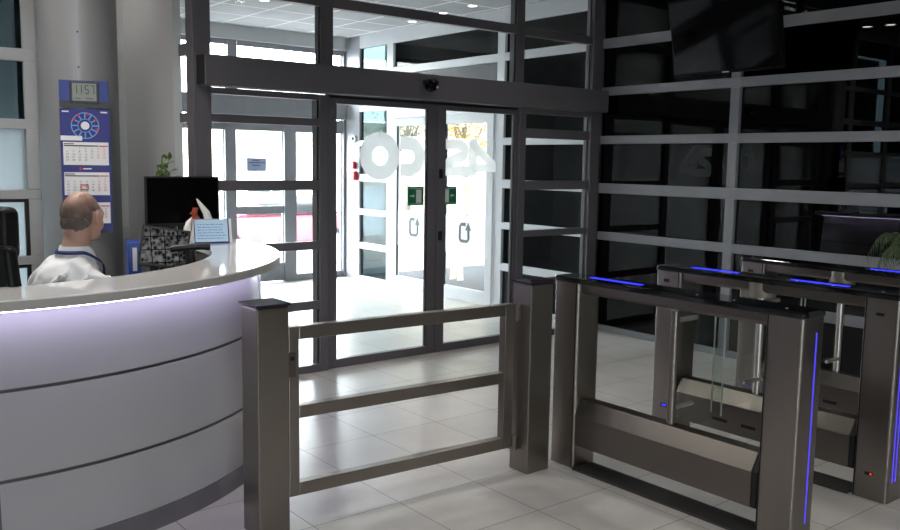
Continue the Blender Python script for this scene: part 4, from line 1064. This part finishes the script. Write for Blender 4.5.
def tree(c, h, r, mat, label, n, seed):
    rnd = random.Random(seed); o = thing('street_tree', label, 'tree', c, 'trees outside the side doors'); c = V(c)
    t = MB().tube([c, c+V((.05, 0, h*.3)), c+V((0, .05, h*.62))], [.12, .09, .06], 10)
    for k in range(7):
        a = rnd.uniform(0, 2*PI); t.tube([c+V((0, 0, h*(.35+.04*k))), c+V((math.cos(a)*r*.7, math.sin(a)*r*.7, h*(.52+.05*k)))], [.04, .012], 6)
    t.build('trunk', 'bark', o); l = MB()
    for k in range(n):
        u, v, w = rnd.gauss(0, .45), rnd.gauss(0, .45), rnd.gauss(0, .4)
        p = c+V((u*r, v*r, h*.66+w*h*.28)); d = V((rnd.uniform(-1, 1), rnd.uniform(-1, 1), rnd.uniform(-1, 1))).normalized(); e = d.orthogonal().normalized()*.04; d *= .07
        l._new([p, p+d*.5+e, p+d, p+d*.5-e], [(0, 1, 2, 3)])
    l.build('crown', mat, o, fix=False)
tree((13.5, 16.4, -.62), 5.0, .85, 'autumn', 'yellow brown autumn tree beyond the nearer side door', 1500, 1)
tree((13.0, 18.1, -.62), 4.9, .7, 'conifer', 'grey green tree beyond the farther side door', 1000, 2)
o = thing('folding_sign', 'orange and white folding sign outside the side doors', 'sign', (7.75, 9.55, -.012))
for s in (-1, 1):
    MB().prism([(s*.10, 0), (s*.07, 0), (s*.0, .62), (s*.03, .62)], 0, -.05, .05).xform(Matrix.Translation((7.75, 9.55, -.012))).build('board', 'kerb', o)
MB().box(7.695, 7.805, 9.50, 9.60, .56, .60).build('top_band', 'orange', o)

# ------------------------------------------------------------------ light
w = bpy.data.worlds.new('overcast_sky'); SC.world = w; w.use_nodes = True; nt = w.node_tree; nt.nodes.clear()
out = N(nt, 'ShaderNodeOutputWorld'); bg = N(nt, 'ShaderNodeBackground', Strength=28.)
tc = N(nt, 'ShaderNodeTexCoord'); sp = N(nt, 'ShaderNodeSeparateXYZ'); nt.links.new(tc.outputs['Generated'], sp.inputs[0])
cr = N(nt, 'ShaderNodeValToRGB'); cr.color_ramp.elements[0].color = (.80, .86, .92, 1); cr.color_ramp.elements[1].color = (.92, .96, 1., 1)
nt.links.new(sp.outputs['Z'], cr.inputs[0]); nt.links.new(cr.outputs[0], bg.inputs[0]); nt.links.new(bg.outputs[0], out.inputs[0])
def portal(loc, rot, sx, sy):
    l = bpy.data.lights.new('window_portal', 'AREA'); l.shape = 'RECTANGLE'; l.size = sx; l.size_y = sy; l.cycles.is_portal = True
    o = bpy.data.objects.new('window_portal', l); COL.objects.link(o); o.location = loc; o.rotation_euler = rot
portal((4.5, YF+.2, 1.6), (-PI/2, 0, 0), 4.2, 3.2)
portal((XV+.12, 8.9, 1.1), (PI/2, 0, PI/2), 2.9, 2.2)
portal((-1.5, -5.4, 1.9), (PI/2, 0, 0), 1.9, 2.1)
portal((-.7, 6.7, 1.2), (-PI/2, 0, 0), 4.4, 2.4)

vs = SC.view_settings; vs.view_transform = 'Standard'; vs.look = 'None'; vs.exposure = .28; vs.gamma = 1; vs.use_curve_mapping = False
SC.cycles.transparent_max_bounces = 24; SC.cycles.max_bounces = 10; SC.cycles.diffuse_bounces = 5; SC.cycles.use_denoising = True
SC.cycles.sample_clamp_indirect = 6
